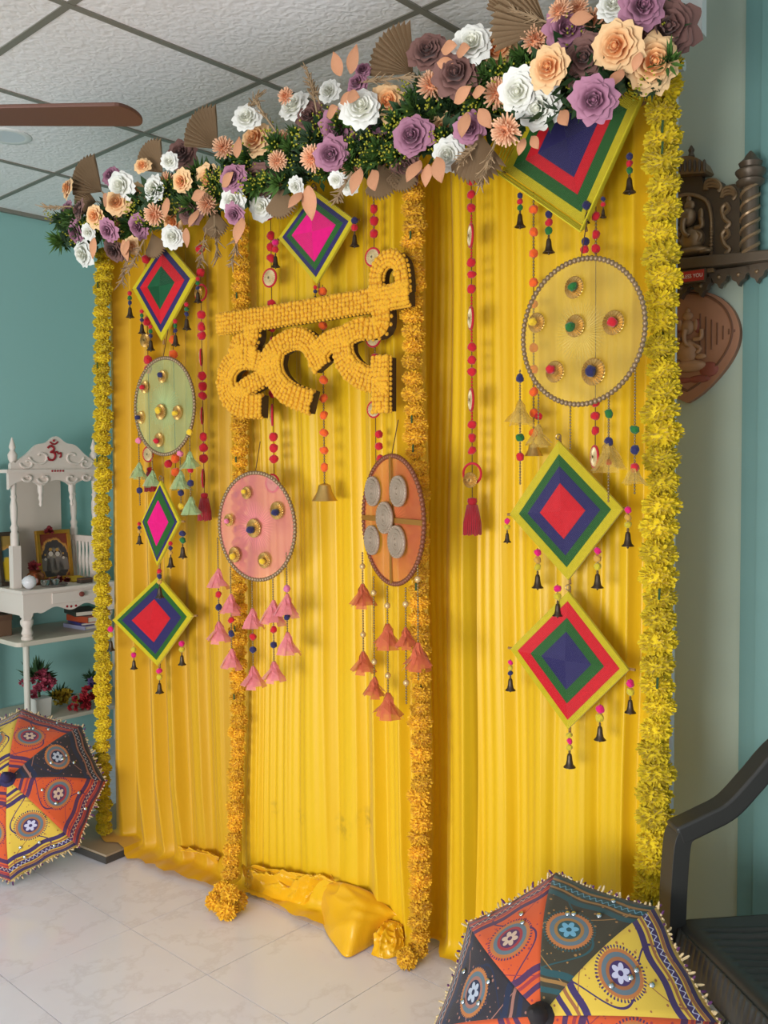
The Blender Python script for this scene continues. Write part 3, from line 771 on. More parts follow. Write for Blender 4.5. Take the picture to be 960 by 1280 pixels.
def pomstring(label, px, y0, y1, items, w=0.066, beads=False, group='pompom strings on the backdrop'):
    top = BD.w(*BD.at(px, y0, -w)); d = (top - CAM).dot(fwd)
    z1 = BD.at(px, y1, -w).z
    root = thing('pompom_string', label, 'hanging string', (top.x, top.y, z1), BD.rz, group)
    MB().tube([(0, 0, 0), (0, 0, top.z - z1)], 0.0013, 5).build('thread', thread_m, root)
    if beads:
        for (b0, b1, bc) in beads:
            za = BD.at(px, b0, -w).z - z1; zb = BD.at(px, b1, -w).z - z1
            bead_strand(root, (0, 0, za), (0, 0, zb), 0.0036, pommat(bc) if bc else None)
    for it in items:
        x = it[3] if len(it) > 3 else px
        p = BD.at(x, it[1], -w); z = p.z - z1; ox = p.x - BD.at(px, it[1], -w).x
        r = (it[2] if len(it) > 2 and it[2] else 5.5) * d / F_PX
        if it[0] == 'disc': disc_part(root, (ox, -0.008, z), r)
        elif it[0] == 'edge': disc_part(root, (ox, -0.004, z), r, -0.85)
        elif it[0] == 'star': rosette(root, (ox, -0.012, z), r)
        elif it[0] == 'ring':
            MB().torus((ox, 0, z), r, r * 0.13, 24, 6).build('felt_ring', red_rim, root, smooth=True)
        elif it[0] == 'tassel': tassel(root, (0, 0, z), r, 'red')
        elif it[0] == 'cone':
            MB().lathe([(0.15, 1), (0.35, 0.9), (0.45, 0.5), (0.75, 0.0), (0.6, 0.0), (0.2, 0.7)], n=14).build('gold_bell', gold_m, root, smooth=True, loc=(0, 0, z), scale=r)
        else: pom(root, (ox, 0, z), r, it[0])
    return root
pomstring('red pompom string with ringed discs and red tassel beside the green hoop', 250, 300, 640,
          [('red', 312), ('red', 341), ('ring', 366, 10), ('star', 366, 7), ('red', 394), ('red', 409), ('red', 420), ('edge', 447, 11), ('red', 470), ('red', 483), ('red', 495), ('edge', 520, 11),
           ('red', 546), ('red', 560), ('red', 573), ('edge', 598, 12), ('tassel', 616, 34)])
pomstring('red pompom string with white disc passing behind the flower word to the pink hoop', 338, 255, 606,
          [('disc', 266, 10), ('red', 295), ('magenta', 304, 4, 344), ('red', 309), ('red', 323), ('disc', 348, 12), ('red', 380), ('red', 410), ('edge', 432, 11), ('red', 478), ('red', 492), ('edge', 519, 14), ('red', 546), ('red', 560), ('red', 574), ('disc', 604, 12)], w=0.066)
pomstring('red pompom string with half hidden discs running behind the word to the rust hoop', 467, 225, 590,
          [('red', 240), ('red', 261), ('red', 276), ('red', 292), ('disc', 322, 12), ('disc', 423, 12), ('red', 447), ('disc', 512, 11), ('red', 543, 5, 471), ('red', 558, 5, 471), ('red', 573, 5, 472)], w=0.066,
          beads=[(226, 290, None), (430, 445, None)])
pomstring('orange pompom string with gold bell end, hanging below the flower word', 403, 356, 608,
          [('orange', 364), ('orange', 407), ('orange', 454), ('orange', 475), ('orange', 498), ('orange', 519), ('orange', 541), ('orange', 563), ('orange', 584), ('cone', 626, 22)], w=0.066, beads=[(370, 606, None)])
pomstring('very long red pompom string with beaded spindles, gold star and red tassel', 589, 215, 640,
          [('red', 226), ('red', 243), ('red', 260), ('edge', 295, 15), ('red', 328), ('red', 343), ('red', 361), ('edge', 398, 15), ('red', 434), ('red', 450), ('red', 465), ('edge', 500, 15), ('red', 531), ('red', 547), ('red', 563), ('ring', 592, 13), ('star', 600, 10), ('tassel', 622, 46)], w=0.066,
          beads=[(268, 322, 'red'), (370, 428, 'red'), (472, 526, 'red')])
pomstring('orange pompom string partly behind the large gold hoop, with bell end', 667, 240, 560,
          [('orange', 262), ('orange', 290), ('orange', 317), ('orange', 353), ('orange', 380), ('orange', 435), ('orange', 462), ('orange', 490), ('orange', 516), ('red', 520, 5, 673), ('orange', 541), ('cone', 570, 16)], w=0.06, beads=[(250, 350, None), (380, 560, None)])
pomstring('short red pompom string with spindle behind the gold hoop, clear of the orange one', 745, 258, 590,
          [('red', 270), ('red', 293), ('navy', 302, 5, 732), ('red', 311), ('red', 312, 5, 731), ('red', 503), ('red', 520), ('red', 538), ('edge', 571, 15)], w=0.06, beads=[(270, 320, None)])
pomstring('red pompom string with fan star and small tassel behind the green hoop', 182, 300, 598,
          [('red', 324), ('red', 402), ('star', 426, 9), ('red', 450), ('red', 462), ('disc', 568, 10), ('tassel', 584, 30)], w=0.066)
pomstring('orange pompom string behind the green hoop and its diamond', 216, 400, 600,
          [('orange', 425), ('orange', 443), ('orange', 573), ('orange', 590), ('red', 580, 5, 207)], w=0.066)

# ================================================================== FLORAL ARRANGEMENT
def petal(mb, r0, bulge, zb, h, curl, half, az, rnd, nu=8, nv=7):
    """one cupped rose petal wrapped round the flower axis"""
    V = []; tw = rnd.uniform(-.12, .12)
    for j in range(nv + 1):
        t = j / nv; wp = (0.35 + 0.65 * math.sin(PI / 2 * min(1, t * 1.5))) * math.sqrt(max(0.05, 1 - 0.75 * max(0, (t - .72) / .28) ** 2))
        for i in range(nu + 1):
            s = (i / nu - 0.5) * 2; a = az + s * half * wp + tw * t
            r = r0 + bulge * math.sin(PI * 0.62 * t) + curl * t ** 4 * (1 + .5 * abs(s)) + .035 * t * t * math.sin(s * 4.0 + az * 7)
            z = zb + h * t - h * .16 * s * s * t - curl * .5 * t ** 6 + .03 * t * t * math.cos(s * 5.0 + az * 5)
            V.append((r * math.cos(a), r * math.sin(a), z))
    k = nu + 1
    mb.add(V, [(j * k + i, j * k + i + 1, (j + 1) * k + i + 1, (j + 1) * k + i) for j in range(nv) for i in range(nu)])
def rose_mesh(name, m, seed, full=1.0):
    r = random.Random(seed); mb = MB()
    mb.sphere((0, 0, 0.36), 0.13, 8, 6, (1, 1, 1.6))
    rings = [(2, .02, .12, .16, .50, .03, 1.7), (3, .05, .20, .10, .56, .05, 1.25), (3, .10, .30, .02, .58, .10, 1.2), (4, .14, .42, -.06, .54, .18, .95), (5, .18, .54, -.14, .46, .26, .78), (6, .22, .60, -.20, .32, .34, .68)]
    for k, (n, r0, bu, zb, h, cu, half) in enumerate(rings):
        o = r.random() * TAU
        for i in range(n): petal(mb, r0, bu * full * r.uniform(.94, 1.06), zb, h * r.uniform(.92, 1.08), cu * full * r.uniform(.7, 1.4), half, o + TAU * i / n + r.uniform(-.15, .15), r)
    mb.lathe([(0.05, -0.45), (0.2, -0.3), (0.36, -0.16), (0.3, 0.0)], n=10)
    return mb.mesh(name, m)
def mum_mesh(name, m, seed):
    r = random.Random(seed); mb = MB().sphere((0, 0, 0.1), 0.42, 10, 6, (1, 1, .7))
    for ring, (n, el, L) in enumerate([(20, 5, .98), (19, 22, .96), (17, 40, .9), (13, 58, .82), (8, 74, .74), (4, 86, .7)]):
        for i in range(n):
            a = TAU * (i + 0.5 * (ring % 2)) / n + r.uniform(-.1, .1); e = math.radians(el + r.uniform(-7, 7))
            d = Vector((math.cos(a) * math.cos(e), math.sin(a) * math.cos(e), math.sin(e))); t = Vector((-math.sin(a), math.cos(a), 0)); nn = d.cross(t)
            LL = L * r.uniform(.9, 1.06); w = 0.085
            p = [d * 0.2 - t * w * .5, d * 0.2 + t * w * .5, d * LL * .7 + t * w - nn * .03, d * LL + t * w * .5, d * LL - t * w * .5, d * LL * .7 - t * w - nn * .03, d * LL * .7 + nn * .05]
            mb.add(p, [(0, 1, 2, 6), (6, 2, 3), (6, 3, 4), (0, 6, 5), (6, 4, 5)])
    return mb.mesh(name, m, False)
def leaf_mesh(name, m):
    def fn(a, b):
        w = 0.30 * math.sin(PI * min(1, 0.02 + 0.98 * b) ** 0.85) ** 0.9; s = (a - 0.5) * 2
        return (s * w, -0.06 * (1 - s * s) + 0.12 * (b - .5) ** 2 * 4 * .5, b)
    return MB().grid(4, 8, fn).mesh(name, m)
def fan_mesh(name, m, n=13, spread=1.6):
    mb = MB(); V = []
    for i in range(2 * n + 1):
        a = -spread / 2 + spread * i / (2 * n); ridge = 0.045 if i % 2 else -0.045
        L = 0.80 + 0.2 * math.cos(a * 1.1) + (0.07 if i % 2 else -0.06)
        for q in (0.03, 0.35, 0.7, 1.0):
            rr = L * q; V.append((rr * math.sin(a), ridge * (0.3 + q) - 0.10 * q * q, rr * math.cos(a)))
    mb.add(V, [(i * 4 + j, (i + 1) * 4 + j, (i + 1) * 4 + j + 1, i * 4 + j + 1) for i in range(2 * n) for j in range(3)])
    mb.tube([(0, 0.02, 0.05), (0, 0.05, -0.25)], 0.02, 6)
    return mb.mesh(name, m, False)
def sprig_mesh(name, m, seed, n=42):
    r = random.Random(seed); mb = MB()
    for i in range(n):
        a = r.random() * TAU; e = r.uniform(.1, 1.4); L = r.uniform(.5, 1.0); w = r.uniform(.05, .11)
        d = Vector((math.cos(a) * math.cos(e), math.sin(a) * math.cos(e), math.sin(e))); t = d.orthogonal().normalized(); t.rotate(Matrix.Rotation(r.random() * TAU, 3, d)); nn = d.cross(t)
        mb.add([d * .1, d * L * .5 + t * w, d * L + nn * .1, d * L * .5 - t * w], [(0, 1, 2, 3)])
    return mb.mesh(name, m, False)
def berry_mesh(name, m, seed, n=16):
    r = random.Random(seed); mb = MB()
    for i in range(n):
        a = r.random() * TAU; e = r.uniform(.8, 1.5); L = r.uniform(.7, 1.05)
        d = Vector((math.cos(a) * math.cos(e), math.sin(a) * math.cos(e), math.sin(e))); mb.sphere(d * L, 0.055, 5, 4)
    return mb.mesh(name, m)
def petal_mat(name, inner, outer):
    t = NT(name); co = t.coord('Object'); sp = t.n('ShaderNodeVectorMath', operation='LENGTH'); t.t.links.new(co, sp.inputs[0])
    f = t.math('MULTIPLY', t.math('SUBTRACT', sp.outputs['Value'], 0.35), 1.7, clamp=True)
    r = t.n('ShaderNodeObjectInfo').outputs['Random']
    h = t.n('ShaderNodeHueSaturation'); t.set(h.inputs['Color'], t.mix(f, lin(inner), lin(outer)))
    t.set(h.inputs['Value'], t.math('ADD', 0.90, t.math('MULTIPLY', r, 0.2)))
    t.col(h.outputs[0]); t.val('Roughness', 0.75); t.val('Sheen Weight', 0.15); return t.m
FM = {'p': petal_mat('peach_petal', (240, 160, 88), (246, 204, 150)), 'm': petal_mat('mauve_petal', (134, 78, 104), (180, 124, 148)),
      'w': petal_mat('white_petal', (232, 232, 214), (240, 240, 232)), 'c': petal_mat('peach_mum_petal', (240, 168, 120), (244, 196, 158)),
      'b': petal_mat('brown_petal', (92, 58, 52), (126, 88, 80))}
leaf_peach = mat('dried_peach_leaf', (206, 146, 108), 0.75, var=0.2, nz=(20, 0.15)); palm_m = mat('dried_palm', (160, 134, 102), 0.8, var=0.25, nz=(30, 0.2))
green_m = mat('foliage_green', (70, 104, 40), 0.65, var=0.5, nz=(14, 0.5)); dgreen_m = mat('foliage_dark', (44, 72, 38), 0.6, var=0.4, nz=(10, 0.4)); berry_m = mat('filler_yellow', (168, 166, 44), 0.7, var=0.2)
arr = thing('floral_arrangement', 'long spray of peach, mauve, white and brown artificial flowers along the backdrop top', 'floral arrangement', BD.w(0, 0, 0), BD.rz)
FN = {'p': 'rose', 'm': 'rose', 'w': 'white_bloom', 'c': 'chrysanthemum', 'b': 'peony'}
def fmesh(k, s):
    if k == 'c': return cached(('fl', k, s), lambda: mum_mesh(FN[k], FM[k], 40 + s))
    return cached(('fl', k, s), lambda: rose_mesh(FN[k], FM[k], 10 + s + ord(k), {'p': 1.0, 'm': .95, 'w': 1.1, 'b': 1.05}[k]))
def bdp(px, py, w): return BD.at(px, py, -w)
mid = lambda px: 300 - 0.30 * (px - 60) if px < 460 else 180 - 0.33 * (px - 460)      # centre line of the spray
FLOWERS = """p85,236,10 m84,264,10 b99,263,10 m95,291,12 w104,317,12 p119,270,11 m139,220,10 w151,232,13 p146,253,12 p171,245,13 m135,288,11 c151,280,11 m173,283,12
w110,290,7 b143,313,12 p178,207,8 w192,237,12 c209,228,12 c194,268,14 p216,276,13 w215,296,10 p165,307,8 b227,192,15 w212,202,8 c280,185,14 p320,175,17 w309,147,13 c354,178,15 c347,201,12
p227,227,11 p262,225,15 m291,222,14 b325,228,17 c260,255,14 w291,250,12 w327,258,13 m293,268,11 b237,265,13 w367,133,15 c358,121,11 b387,147,15 m454,88,9 m447,105,12 w411,114,10
w451,135,18 p485,128,18 m422,161,19 m414,193,17 m469,181,18 c392,198,16 w370,233,8 w435,232,9 w420,225,7 c440,208,13 b535,65,19 w590,55,18 p621,63,20 b571,93,23 c541,108,19 c623,117,19
m516,170,20 p555,163,18 m587,161,16 w560,193,15 b508,208,15 c633,163,19 c670,50,19 m708,38,21 c700,15,15 c742,32,21 p687,85,20 w649,115,20 w673,134,21 m742,125,22 b733,73,22 w767,8,16
m802,10,21 b830,36,31 p772,58,24 p815,79,26 m640,92,0 c722,12,14""".split()
k = 0
for ftok in FLOWERS:
    t = ftok[0]; x, y, r = (float(q) for q in ftok[1:].split(','))
    if r <= 0: continue
    k += 1
    w = 0.20 + 0.05 * math.sin(k * 2.4) + (0.085 if 630 < x < 800 and y > 65 else 0.03 if x > 620 else 0)
    p = bdp(x, y, w); dd = (BD.w(*p) - CAM).dot(fwd); R = r * dd / F_PX
    dy = (mid(x) - y) / 60.0
    dv = Vector((random.uniform(-.35, .35) + (-0.5 if x < 110 else 0.25 if x > 800 else 0) + 0.35, -1, 0.35 * dy + random.uniform(-.2, .25) - 0.25))
    link(FN[t], fmesh(t, k % 3), arr, p, look(dv, random.random() * TAU), R * (1.12 if t == 'c' else 1.10))
LEAVES = [(117, 297, 200, 26), (153, 300, 175, 26), (160, 300, 200, 20), (130, 258, 60, 24), (208, 247, 180, 26), (239, 248, 80, 24), (277, 233, 60, 26), (295, 197, 10, 26), (247, 262, 190, 26), (302, 272, 185, 34), (232, 285, 195, 24),
          (425, 95, -10, 30), (437, 92, 25, 34), (424, 131, 70, 28), (433, 120, 110, 28), (408, 145, 85, 28), (384, 232, 185, 42), (377, 240, 215, 26), (465, 212, 160, 34), (450, 210, 195, 34), (551, 62, 100, 30), (570, 66, 100, 30), (546, 78, 105, 26),
          (567, 128, 70, 32), (583, 140, 190, 32), (598, 136, 150, 30), (590, 118, 95, 26), (525, 200, 200, 34), (545, 196, 165, 36), (535, 205, 190, 28), (700, 138, 150, 30), (742, 58, 100, 26), (778, 86, 205, 30), (712, 24, 95, 30), (664, 170, 150, 22), (655, 172, 200, 22), (690, 12, 60, 26), (800, 65, 200, 24)]
lf = cached('leafp', lambda: leaf_mesh('leaf', leaf_peach))
def flat_on(px, py, w, ang, size, me, name, lean=0.0):
    p = bdp(px, py, w); dd = (BD.w(*p) - CAM).dot(fwd); a = math.radians(ang)
    rm = Matrix.Rotation(a, 4, 'Y') @ Matrix.Rotation(lean, 4, 'X')
    return link(name, me, arr, p, rm.to_euler(), size * dd / F_PX)
for (x, y, ang, L) in LEAVES: flat_on(x, y, 0.27, ang, L, lf, 'leaf', random.uniform(-.3, .5))
pf = cached('palm', lambda: fan_mesh('palm_fan', palm_m))
FANS = [(127, 240, -42, 50), (120, 252, -80, 34), (203, 216, -30, 44), (272, 186, -32, 56), (516, 92, -38, 66), (684, 34, -62, 78), (190, 292, 165, 32), (268, 262, 180, 36), (350, 232, 180, 42), (474, 204, 170, 46), (599, 166, 186, 64), (768, 92, 200, 36), (505, 200, 190, 40), (640, 20, -20, 40)]
for (x, y, ang, L) in FANS: flat_on(x, y, 0.215 if x > 560 else 0.17, ang, L * .92, pf, 'palm_fan', 0.25 if abs(ang) < 90 else -0.2)
# dried grass plumes
def plume(px0, py0, px1, py1, w=0.22):
    a = bdp(px0, py0, w); b = bdp(px1, py1, w + 0.03); mb = MB()
    mb.tube([a, b], 0.003, 5)
    d = b - a
    for i in range(34):
        t = random.uniform(.2, 1); p = a + d * t; q = p + d * 0.14 + Vector((random.uniform(-.02, .02), random.uniform(-.02, .02), random.uniform(-.015, .015))); mb.tube([p, q], [0.003, 0.001], 4)
    mb.build('dried_grass', palm_m, arr)
for a in [(90, 258, 55, 259), (168, 296, 152, 352), (180, 300, 160, 340), (268, 270, 272, 322), (302, 270, 290, 330), (258, 285, 250, 330), (400, 130, 382, 84), (396, 140, 388, 100), (440, 104, 515, 96), (300, 150, 322, 120), (345, 165, 320, 128), (440, 215, 420, 250), (596, 180, 575, 205), (622, 170, 600, 230), (690, 30, 640, 12)]: plume(*a)
# green sprigs with yellow filler blossom
sm = [cached(('sprig', k), lambda: sprig_mesh('greenery', green_m, k)) for k in range(3)]
sd = [cached(('sprigd', k), lambda: sprig_mesh('greenery', dgreen_m, 7 + k, 26)) for k in range(2)]
def in_kite(px, py, g=0.0):
    q = [(694, 76 - g), (800 + g, 130), (731, 283 + g), (631 - g, 214)]
    return all((q[(i + 1) % 4][0] - q[i][0]) * (py - q[i][1]) - (q[(i + 1) % 4][1] - q[i][1]) * (px - q[i][0]) > 0 for i in range(4))
bm2 = cached('berry', lambda: berry_mesh('filler_blossom', berry_m, 3))
x = 78.0
while x < 838:
    half = 22 + (x - 78) * 0.062
    for q in range(3):
        py = mid(x) + random.uniform(-1, 0.75) * half; w = random.uniform(.12, .2); sx = x + random.uniform(-8, 8)
        if in_kite(sx, py, 22): w = 0.165 + 0.02 * random.random()
        p = bdp(sx, py, w); dd = (BD.w(*p) - CAM).dot(fwd)
        o = link('greenery', random.choice(sm if random.random() < .6 else sd), arr, p, look((random.uniform(-.6, .8), -1, random.uniform(-.6, .6)), random.random() * 6), random.uniform(24, 32) * dd / F_PX * (0.75 + 0.4 * (x / 900)))
        if random.random() < 0.5: link('filler_blossom', bm2, o, (0, 0, 0.1), None, 0.95)
    x += 11
# dense dark backing foliage along the bar
mb = MB(); r = random.Random(3)
for i in range(2600):
    px = r.uniform(82, 846); half = 22 + (px - 78) * 0.05
    qy = mid(px) + r.uniform(-0.95, 0.75) * half; qw = r.uniform(.10, .18)
    if in_kite(px, qy, 26): qw += 0.085
    p = bdp(px, qy, qw)
    d = Vector((r.uniform(-1, 1), r.uniform(-1, .1), r.uniform(-1, 1))).normalized(); t = d.orthogonal().normalized(); L = r.uniform(.03, .06); wd = L * .2
    mb.add([p, p + d * L * .5 + t * wd, p + d * L, p + d * L * .5 - t * wd], [(0, 1, 2, 3)])
o = mb.build('backing_foliage', dgreen_m, arr); o['kind'] = 'stuff'
mb = MB(); mb.tube([bdp(90, mid(90), .10), bdp(250, mid(250), .10), bdp(460, mid(460), .10), bdp(600, mid(600) - 22, .10), bdp(690, mid(690) - 52, .10), bdp(800, mid(800) - 40, .10), bdp(838, mid(838) - 34, .10)], 0.042, 10)
mb.build('foam_core', dgreen_m, arr, smooth=True)

# ================================================================== CEILING FAN AND DOWNLIGHT
FZ = 2.20
tipp = hit(173, 141, Vector((0, 0, FZ)), UP); hub = tipp + Vector((-0.615, 0.01, 0))
fan = thing('ceiling_fan', 'dark brown ceiling fan, one long rounded blade reaching in below the ceiling', 'fan', (hub.x, hub.y, FZ), 0)
fan_brown = mat('fan_brown', (92, 58, 44), 0.6, 0.0, nz=(8, 0.1))
MB().lathe([(0.02, 0.07), (0.09, 0.06), (0.12, 0.03), (0.125, -0.02), (0.10, -0.05), (0.04, -0.065)], n=28).build('motor', fan_brown, fan, smooth=True)
MB().tube([(0, 0, 0.06), (0, 0, CEIL - FZ)], 0.013, 12).build('downrod', fan_brown, fan, smooth=True)
MB().lathe([(0.014, -0.09), (0.03, -0.08), (0.055, -0.01), (0.055, 0.0)], (0, 0, CEIL - FZ), n=24).build('canopy', fan_brown, fan, smooth=True)
def blade(rot):
    pts = []
    r0, r1, w0, w1 = 0.18, 0.615, 0.062, 0.078
    low = [(r0, -w0), (r1 - 0.03, -w1)]; out = [(r1 - 0.03 + 0.03 * math.sin(t), -w1 * math.cos(t)) for t in [PI * i / 12 for i in range(0, 13)]]
    poly = [(r0, -w0)] + [(x, y) for x, y in out] + [(r0, w0)]
    b = MB().prism_z(poly, -0.004, 0.004).build('blade', fan_brown, fan)
    b.rotation_euler = (math.radians(6), 0, rot); bevel(b, 0.002)
    MB().bbox((0.09, -0.018, -0.008), (0.24, 0.018, -0.003)).build('blade_bracket', fan_brown, b)
for k in range(3): blade(TAU * k / 3)
dl = hit(10, 170, Vector((0, 0, CEIL)), UP)
light_t = thing('ceiling_downlight', 'round white flush downlight set in the ceiling boards above the fan blade', 'light', (dl.x, dl.y, CEIL), 0)
MB().lathe([(0.062, -0.004), (0.082, -0.006), (0.088, -0.002), (0.088, 0.004)], n=40, cap=False).build('trim_ring', mat('downlight_white', (226, 226, 222), 0.4), light_t, smooth=True)
MB().lathe([(0.001, -0.002), (0.064, -0.004), (0.064, 0.002)], n=40).build('diffuser', mat('downlight_diffuser', (212, 216, 220), 0.3), light_t, smooth=True)

# ================================================================== TEMPLE CORNER (room axes: x along far wall, y towards it)
TH = 0.675; TY = 4.05
def mf(px, py, y): return MF.at(px, py, y)
white_w = mat('white_painted_wood', (222, 208, 196), 0.5, nz=(6, 0.06)); shelf_m = mat('cream_shelf', (206, 196, 178), 0.5)
steel = mat('white_steel_tube', (206, 200, 186), 0.4)
tb = thing('temple_table', 'cream two tier table under the white temple by the teal wall', 'table', MF.w(2.25, 4.26, 0), MF.rz)
x0, x1 = 1.94 - 2.25, 2.72 - 2.25; y0, y1 = TY - 4.26, 4.47 - 4.26
def rounded(x0, x1, y0, y1, r=0.03):
    P = []
    for cx, cy, a0 in ((x1 - r, y0 + r, -PI / 2), (x1 - r, y1 - r, 0), (x0 + r, y1 - r, PI / 2), (x0 + r, y0 + r, PI)):
        for k in range(5): a = a0 + PI / 2 * k / 4; P.append((cx + r * math.cos(a), cy + r * math.sin(a)))
    return P
bevel(MB().prism_z(rounded(x0, x1, y0, y1), TH - 0.022, TH).build('table_top', shelf_m, tb), 0.003)
bevel(MB().prism_z(rounded(x0 + .02, x1 - .02, y0 + .02, y1 - .02), 0.268, 0.286).build('lower_shelf', shelf_m, tb), 0.003)
for lx in (x0 + 0.055, x1 - 0.055):
    for ly in (y0 + 0.03, y1 - 0.04):
        MB().tube([(lx, ly, 0), (lx, ly, TH - 0.022)], 0.0145, 12).build('leg', steel, tb, smooth=True)
# --- the carved temple
MX0, MX1, MY0, MY1 = 1.985, 2.46, 4.075, 4.44; MC = (2.22, 4.26)
md = thing('wooden_temple', 'white carved wooden home temple with red om sign standing on the cream table', 'temple', MF.w(MC[0], MC[1], TH), MF.rz)
def L(x, y, z): return (x - MC[0], y - MC[1], z - TH)
PZ = 0.909
mb = MB().bbox(L(MX0 - .012, MY0 - .012, PZ - .018), L(MX1 + .012, MY1, PZ)); bevel(mb.build('platform', white_w, md), 0.004)
# apron with a scalloped lower edge
W_ = MX1 - MX0
low = []
for k in range(41):
    t = k / 40; z = 0.806 + 0.012 * math.cos(t * TAU * 3) if 0.16 < t < 0.84 else 0.77 if (t < 0.10 or t > 0.90) else 0.80
    low.append((MX0 + W_ * t, z))
poly = [(x - MC[0], z - TH) for x, z in low] + [(MX1 - MC[0], PZ - .018 - TH), (MX0 - MC[0], PZ - .018 - TH)]
apron = MB().prism(poly, MY0 - MC[1], MY0 + .018 - MC[1]).build('apron', white_w, md)
for xx in (MX0, MX1 - 0.018): MB().bbox(L(xx, MY0 + .018, 0.79), L(xx + .018, MY1, PZ - .018)).build('side_panel', white_w, md)
dr = MB().bbox(L(MX0 + .14, MY0 - .006, 0.832), L(MX1 - .07, MY0, PZ - .026)).build('drawer', white_w, md); bevel(dr, .002)
kp = mf(99, 742, MY0)
MB().lathe([(0.004, 0), (0.006, -0.010), (0.013, -0.016), (0.012, -0.024), (0.003, -0.028)], (kp.x - MC[0], MY0 - .006 - MC[1], kp.z - TH), 14, 'Y').build('knob', mat('knob_red_brown', (128, 66, 56), 0.35), dr, smooth=True)
kum = mat('vermilion_mark', (150, 26, 34), 0.8)
for (a, b) in ((84, 758), (89, 758), (95, 757)):
    q = mf(a, b, MY0 - .001); MB().sphere((q.x - MC[0], MY0 - .001 - MC[1], q.z - TH), 0.006, 8, 6, (1, .3, 1)).build('red_dot', kum, apron)
for lx in (MX0 + .03, MX1 - .03):
    for ly in (MY0 + .03, MY1 - .03):
        MB().lathe([(.028, 0), (.028, .012), (.022, .018), (.027, .03), (.022, .045), (.02, .055), (.030, .075), (.030, .09), (.022, .10), (.03, .108), (.03, .135)], L(lx, ly, TH), 16).build('turned_foot', white_w, md, smooth=True)
# posts
POSTY = 4.20
def post(x, y):
    prof = [(.019, .23), (.019, .29), (.014, .30), (.019, .32), (.012, .335), (.016, .37), (.017, .42), (.011, .455), (.016, .465), (.011, .475), (.014, .52), (.010, .56), (.018, .575), (.018, .61)]
    MB().bbox(L(x - .02, y - .02, PZ), L(x + .02, y + .02, PZ + .2)).build('post_base', white_w, md)
    MB().lathe([(r, z - .035 + .002) for r, z in prof], L(x, y, PZ), 14).build('turned_post', white_w, md, smooth=True)
XL, XR = 2.012, 2.432
for x in (XL, XR):
    for y in (POSTY, MY1 - .03): post(x, y)
# canopy: arched board with drops, cornice, pediment
ZB = 1.465
arch = []
for k in range(61):
    t = k / 60; u = (t * 3) % 1.0; z = 1.375 + 0.042 * abs(math.sin(PI * t * 3)) ** 0.6
    arch.append((XL - .03 + (XR - XL + .06) * t, z))
poly = [(x - MC[0], z - TH) for x, z in arch] + [(XR + .03 - MC[0], ZB - TH), (XL - .03 - MC[0], ZB - TH)]
MB().prism(poly, POSTY - .02 - MC[1], POSTY + .004 - MC[1]).build('arch_board', white_w, md)
for t in (1 / 3, 2 / 3):
    xx = XL - .03 + (XR - XL + .06) * t
    MB().lathe([(.004, -.085), (.009, -.075), (.006, -.062), (.012, -.045), (.008, -.03), (.014, -.012), (.014, .02)], L(xx, POSTY - .008, 1.375), 12).build('arch_drop', white_w, md, smooth=True)
MB().bbox(L(XL - .045, POSTY - .035, ZB - .012), L(XR + .045, MY1, ZB + .004)).build('cornice', white_w, md)
MB().bbox(L(XL + .1, MY1 - .012, PZ), L(XR - .06, MY1 - .002, ZB)).build('back_panel', mat('temple_back', (206, 192, 178), 0.6), md)
ped = []
for k in range(41):
    t = k / 40; s = abs(t - .5) * 2
    z = ZB + 0.012 + 0.152 * (1 - s ** 1.5) * (0.94 + .06 * math.cos(s * 14)) + (0.02 if s > .9 else 0)
    ped.append((XL - .02 + (XR - XL + .04) * t, z))
poly = [(x - MC[0], z - TH) for x, z in ped] + [(XR + .02 - MC[0], ZB - TH), (XL - .02 - MC[0], ZB - TH)]
MB().prism(poly, POSTY - .024 - MC[1], POSTY - MC[1]).build('pediment', white_w, md)
for x in (XL, XR):
    MB().lathe([(.02, 0), (.02, .02), (.012, .03), (.02, .05), (.022, .07), (.010, .09), (.016, .105), (.010, .125), (.003, .15)], L(x, POSTY, ZB + .004), 14).build('finial', white_w, md, smooth=True)
# carved scrolls in relief
yf = POSTY - .026 - MC[1]
def scroll(cx, cz, s, flip):
    P = [Vector((cx + flip * s * (0.12 + 0.09 * a) * math.cos(a + .6), yf, cz + s * (0.10 + 0.07 * a) * math.sin(a + .6))) for a in [i * .35 for i in range(0, 17)]]
    MB().tube(P, 0.006, 6).build('carved_scroll', white_w, md, smooth=True)
for f in (-1, 1):
    scroll(2.222 - MC[0] + f * .085, 1.53 - TH, .09, f); scroll(2.222 - MC[0] + f * .15, 1.50 - TH, .06, f)
    scroll(2.222 - MC[0] + f * .07, 1.425 - TH, .055, f); scroll(2.222 - MC[0] + f * .15, 1.43 - TH, .045, f)
# om sign
om = mf(68, 567, POSTY - .03); ox, oz = om.x - MC[0], om.z - TH; s = .036
def om_stroke(pts, r=.0052): MB().tube(smooth_path([(ox + x * s, yf - .002, oz + z * s) for x, z in pts], 6), r, 6).build('om_sign', kum, md, smooth=True)
om_stroke([(-.9, .75), (-.5, 1.05), (-.05, .8), (-.1, .4), (-.5, .2), (0, .1), (.15, -.4), (-.2, -.85), (-.75, -.8), (-1.0, -.45)])
om_stroke([(-.1, .1), (.35, .25), (.65, .0), (.95, .1), (.95, -.35), (.75, -.5)], .004)
om_stroke([(-.55, 1.55), (-.2, 1.3), (.2, 1.3), (.55, 1.6)], .004)
MB().sphere((ox, yf - .002, oz + s * 1.75), .006, 8, 6).build('om_sign', kum, md)
for k in range(5): MB().sphere((2.19 + k * .014 - MC[0], POSTY - .036 - MC[1], ZB - .004 - TH), .005, 8, 6).build('red_dot', kum, md)
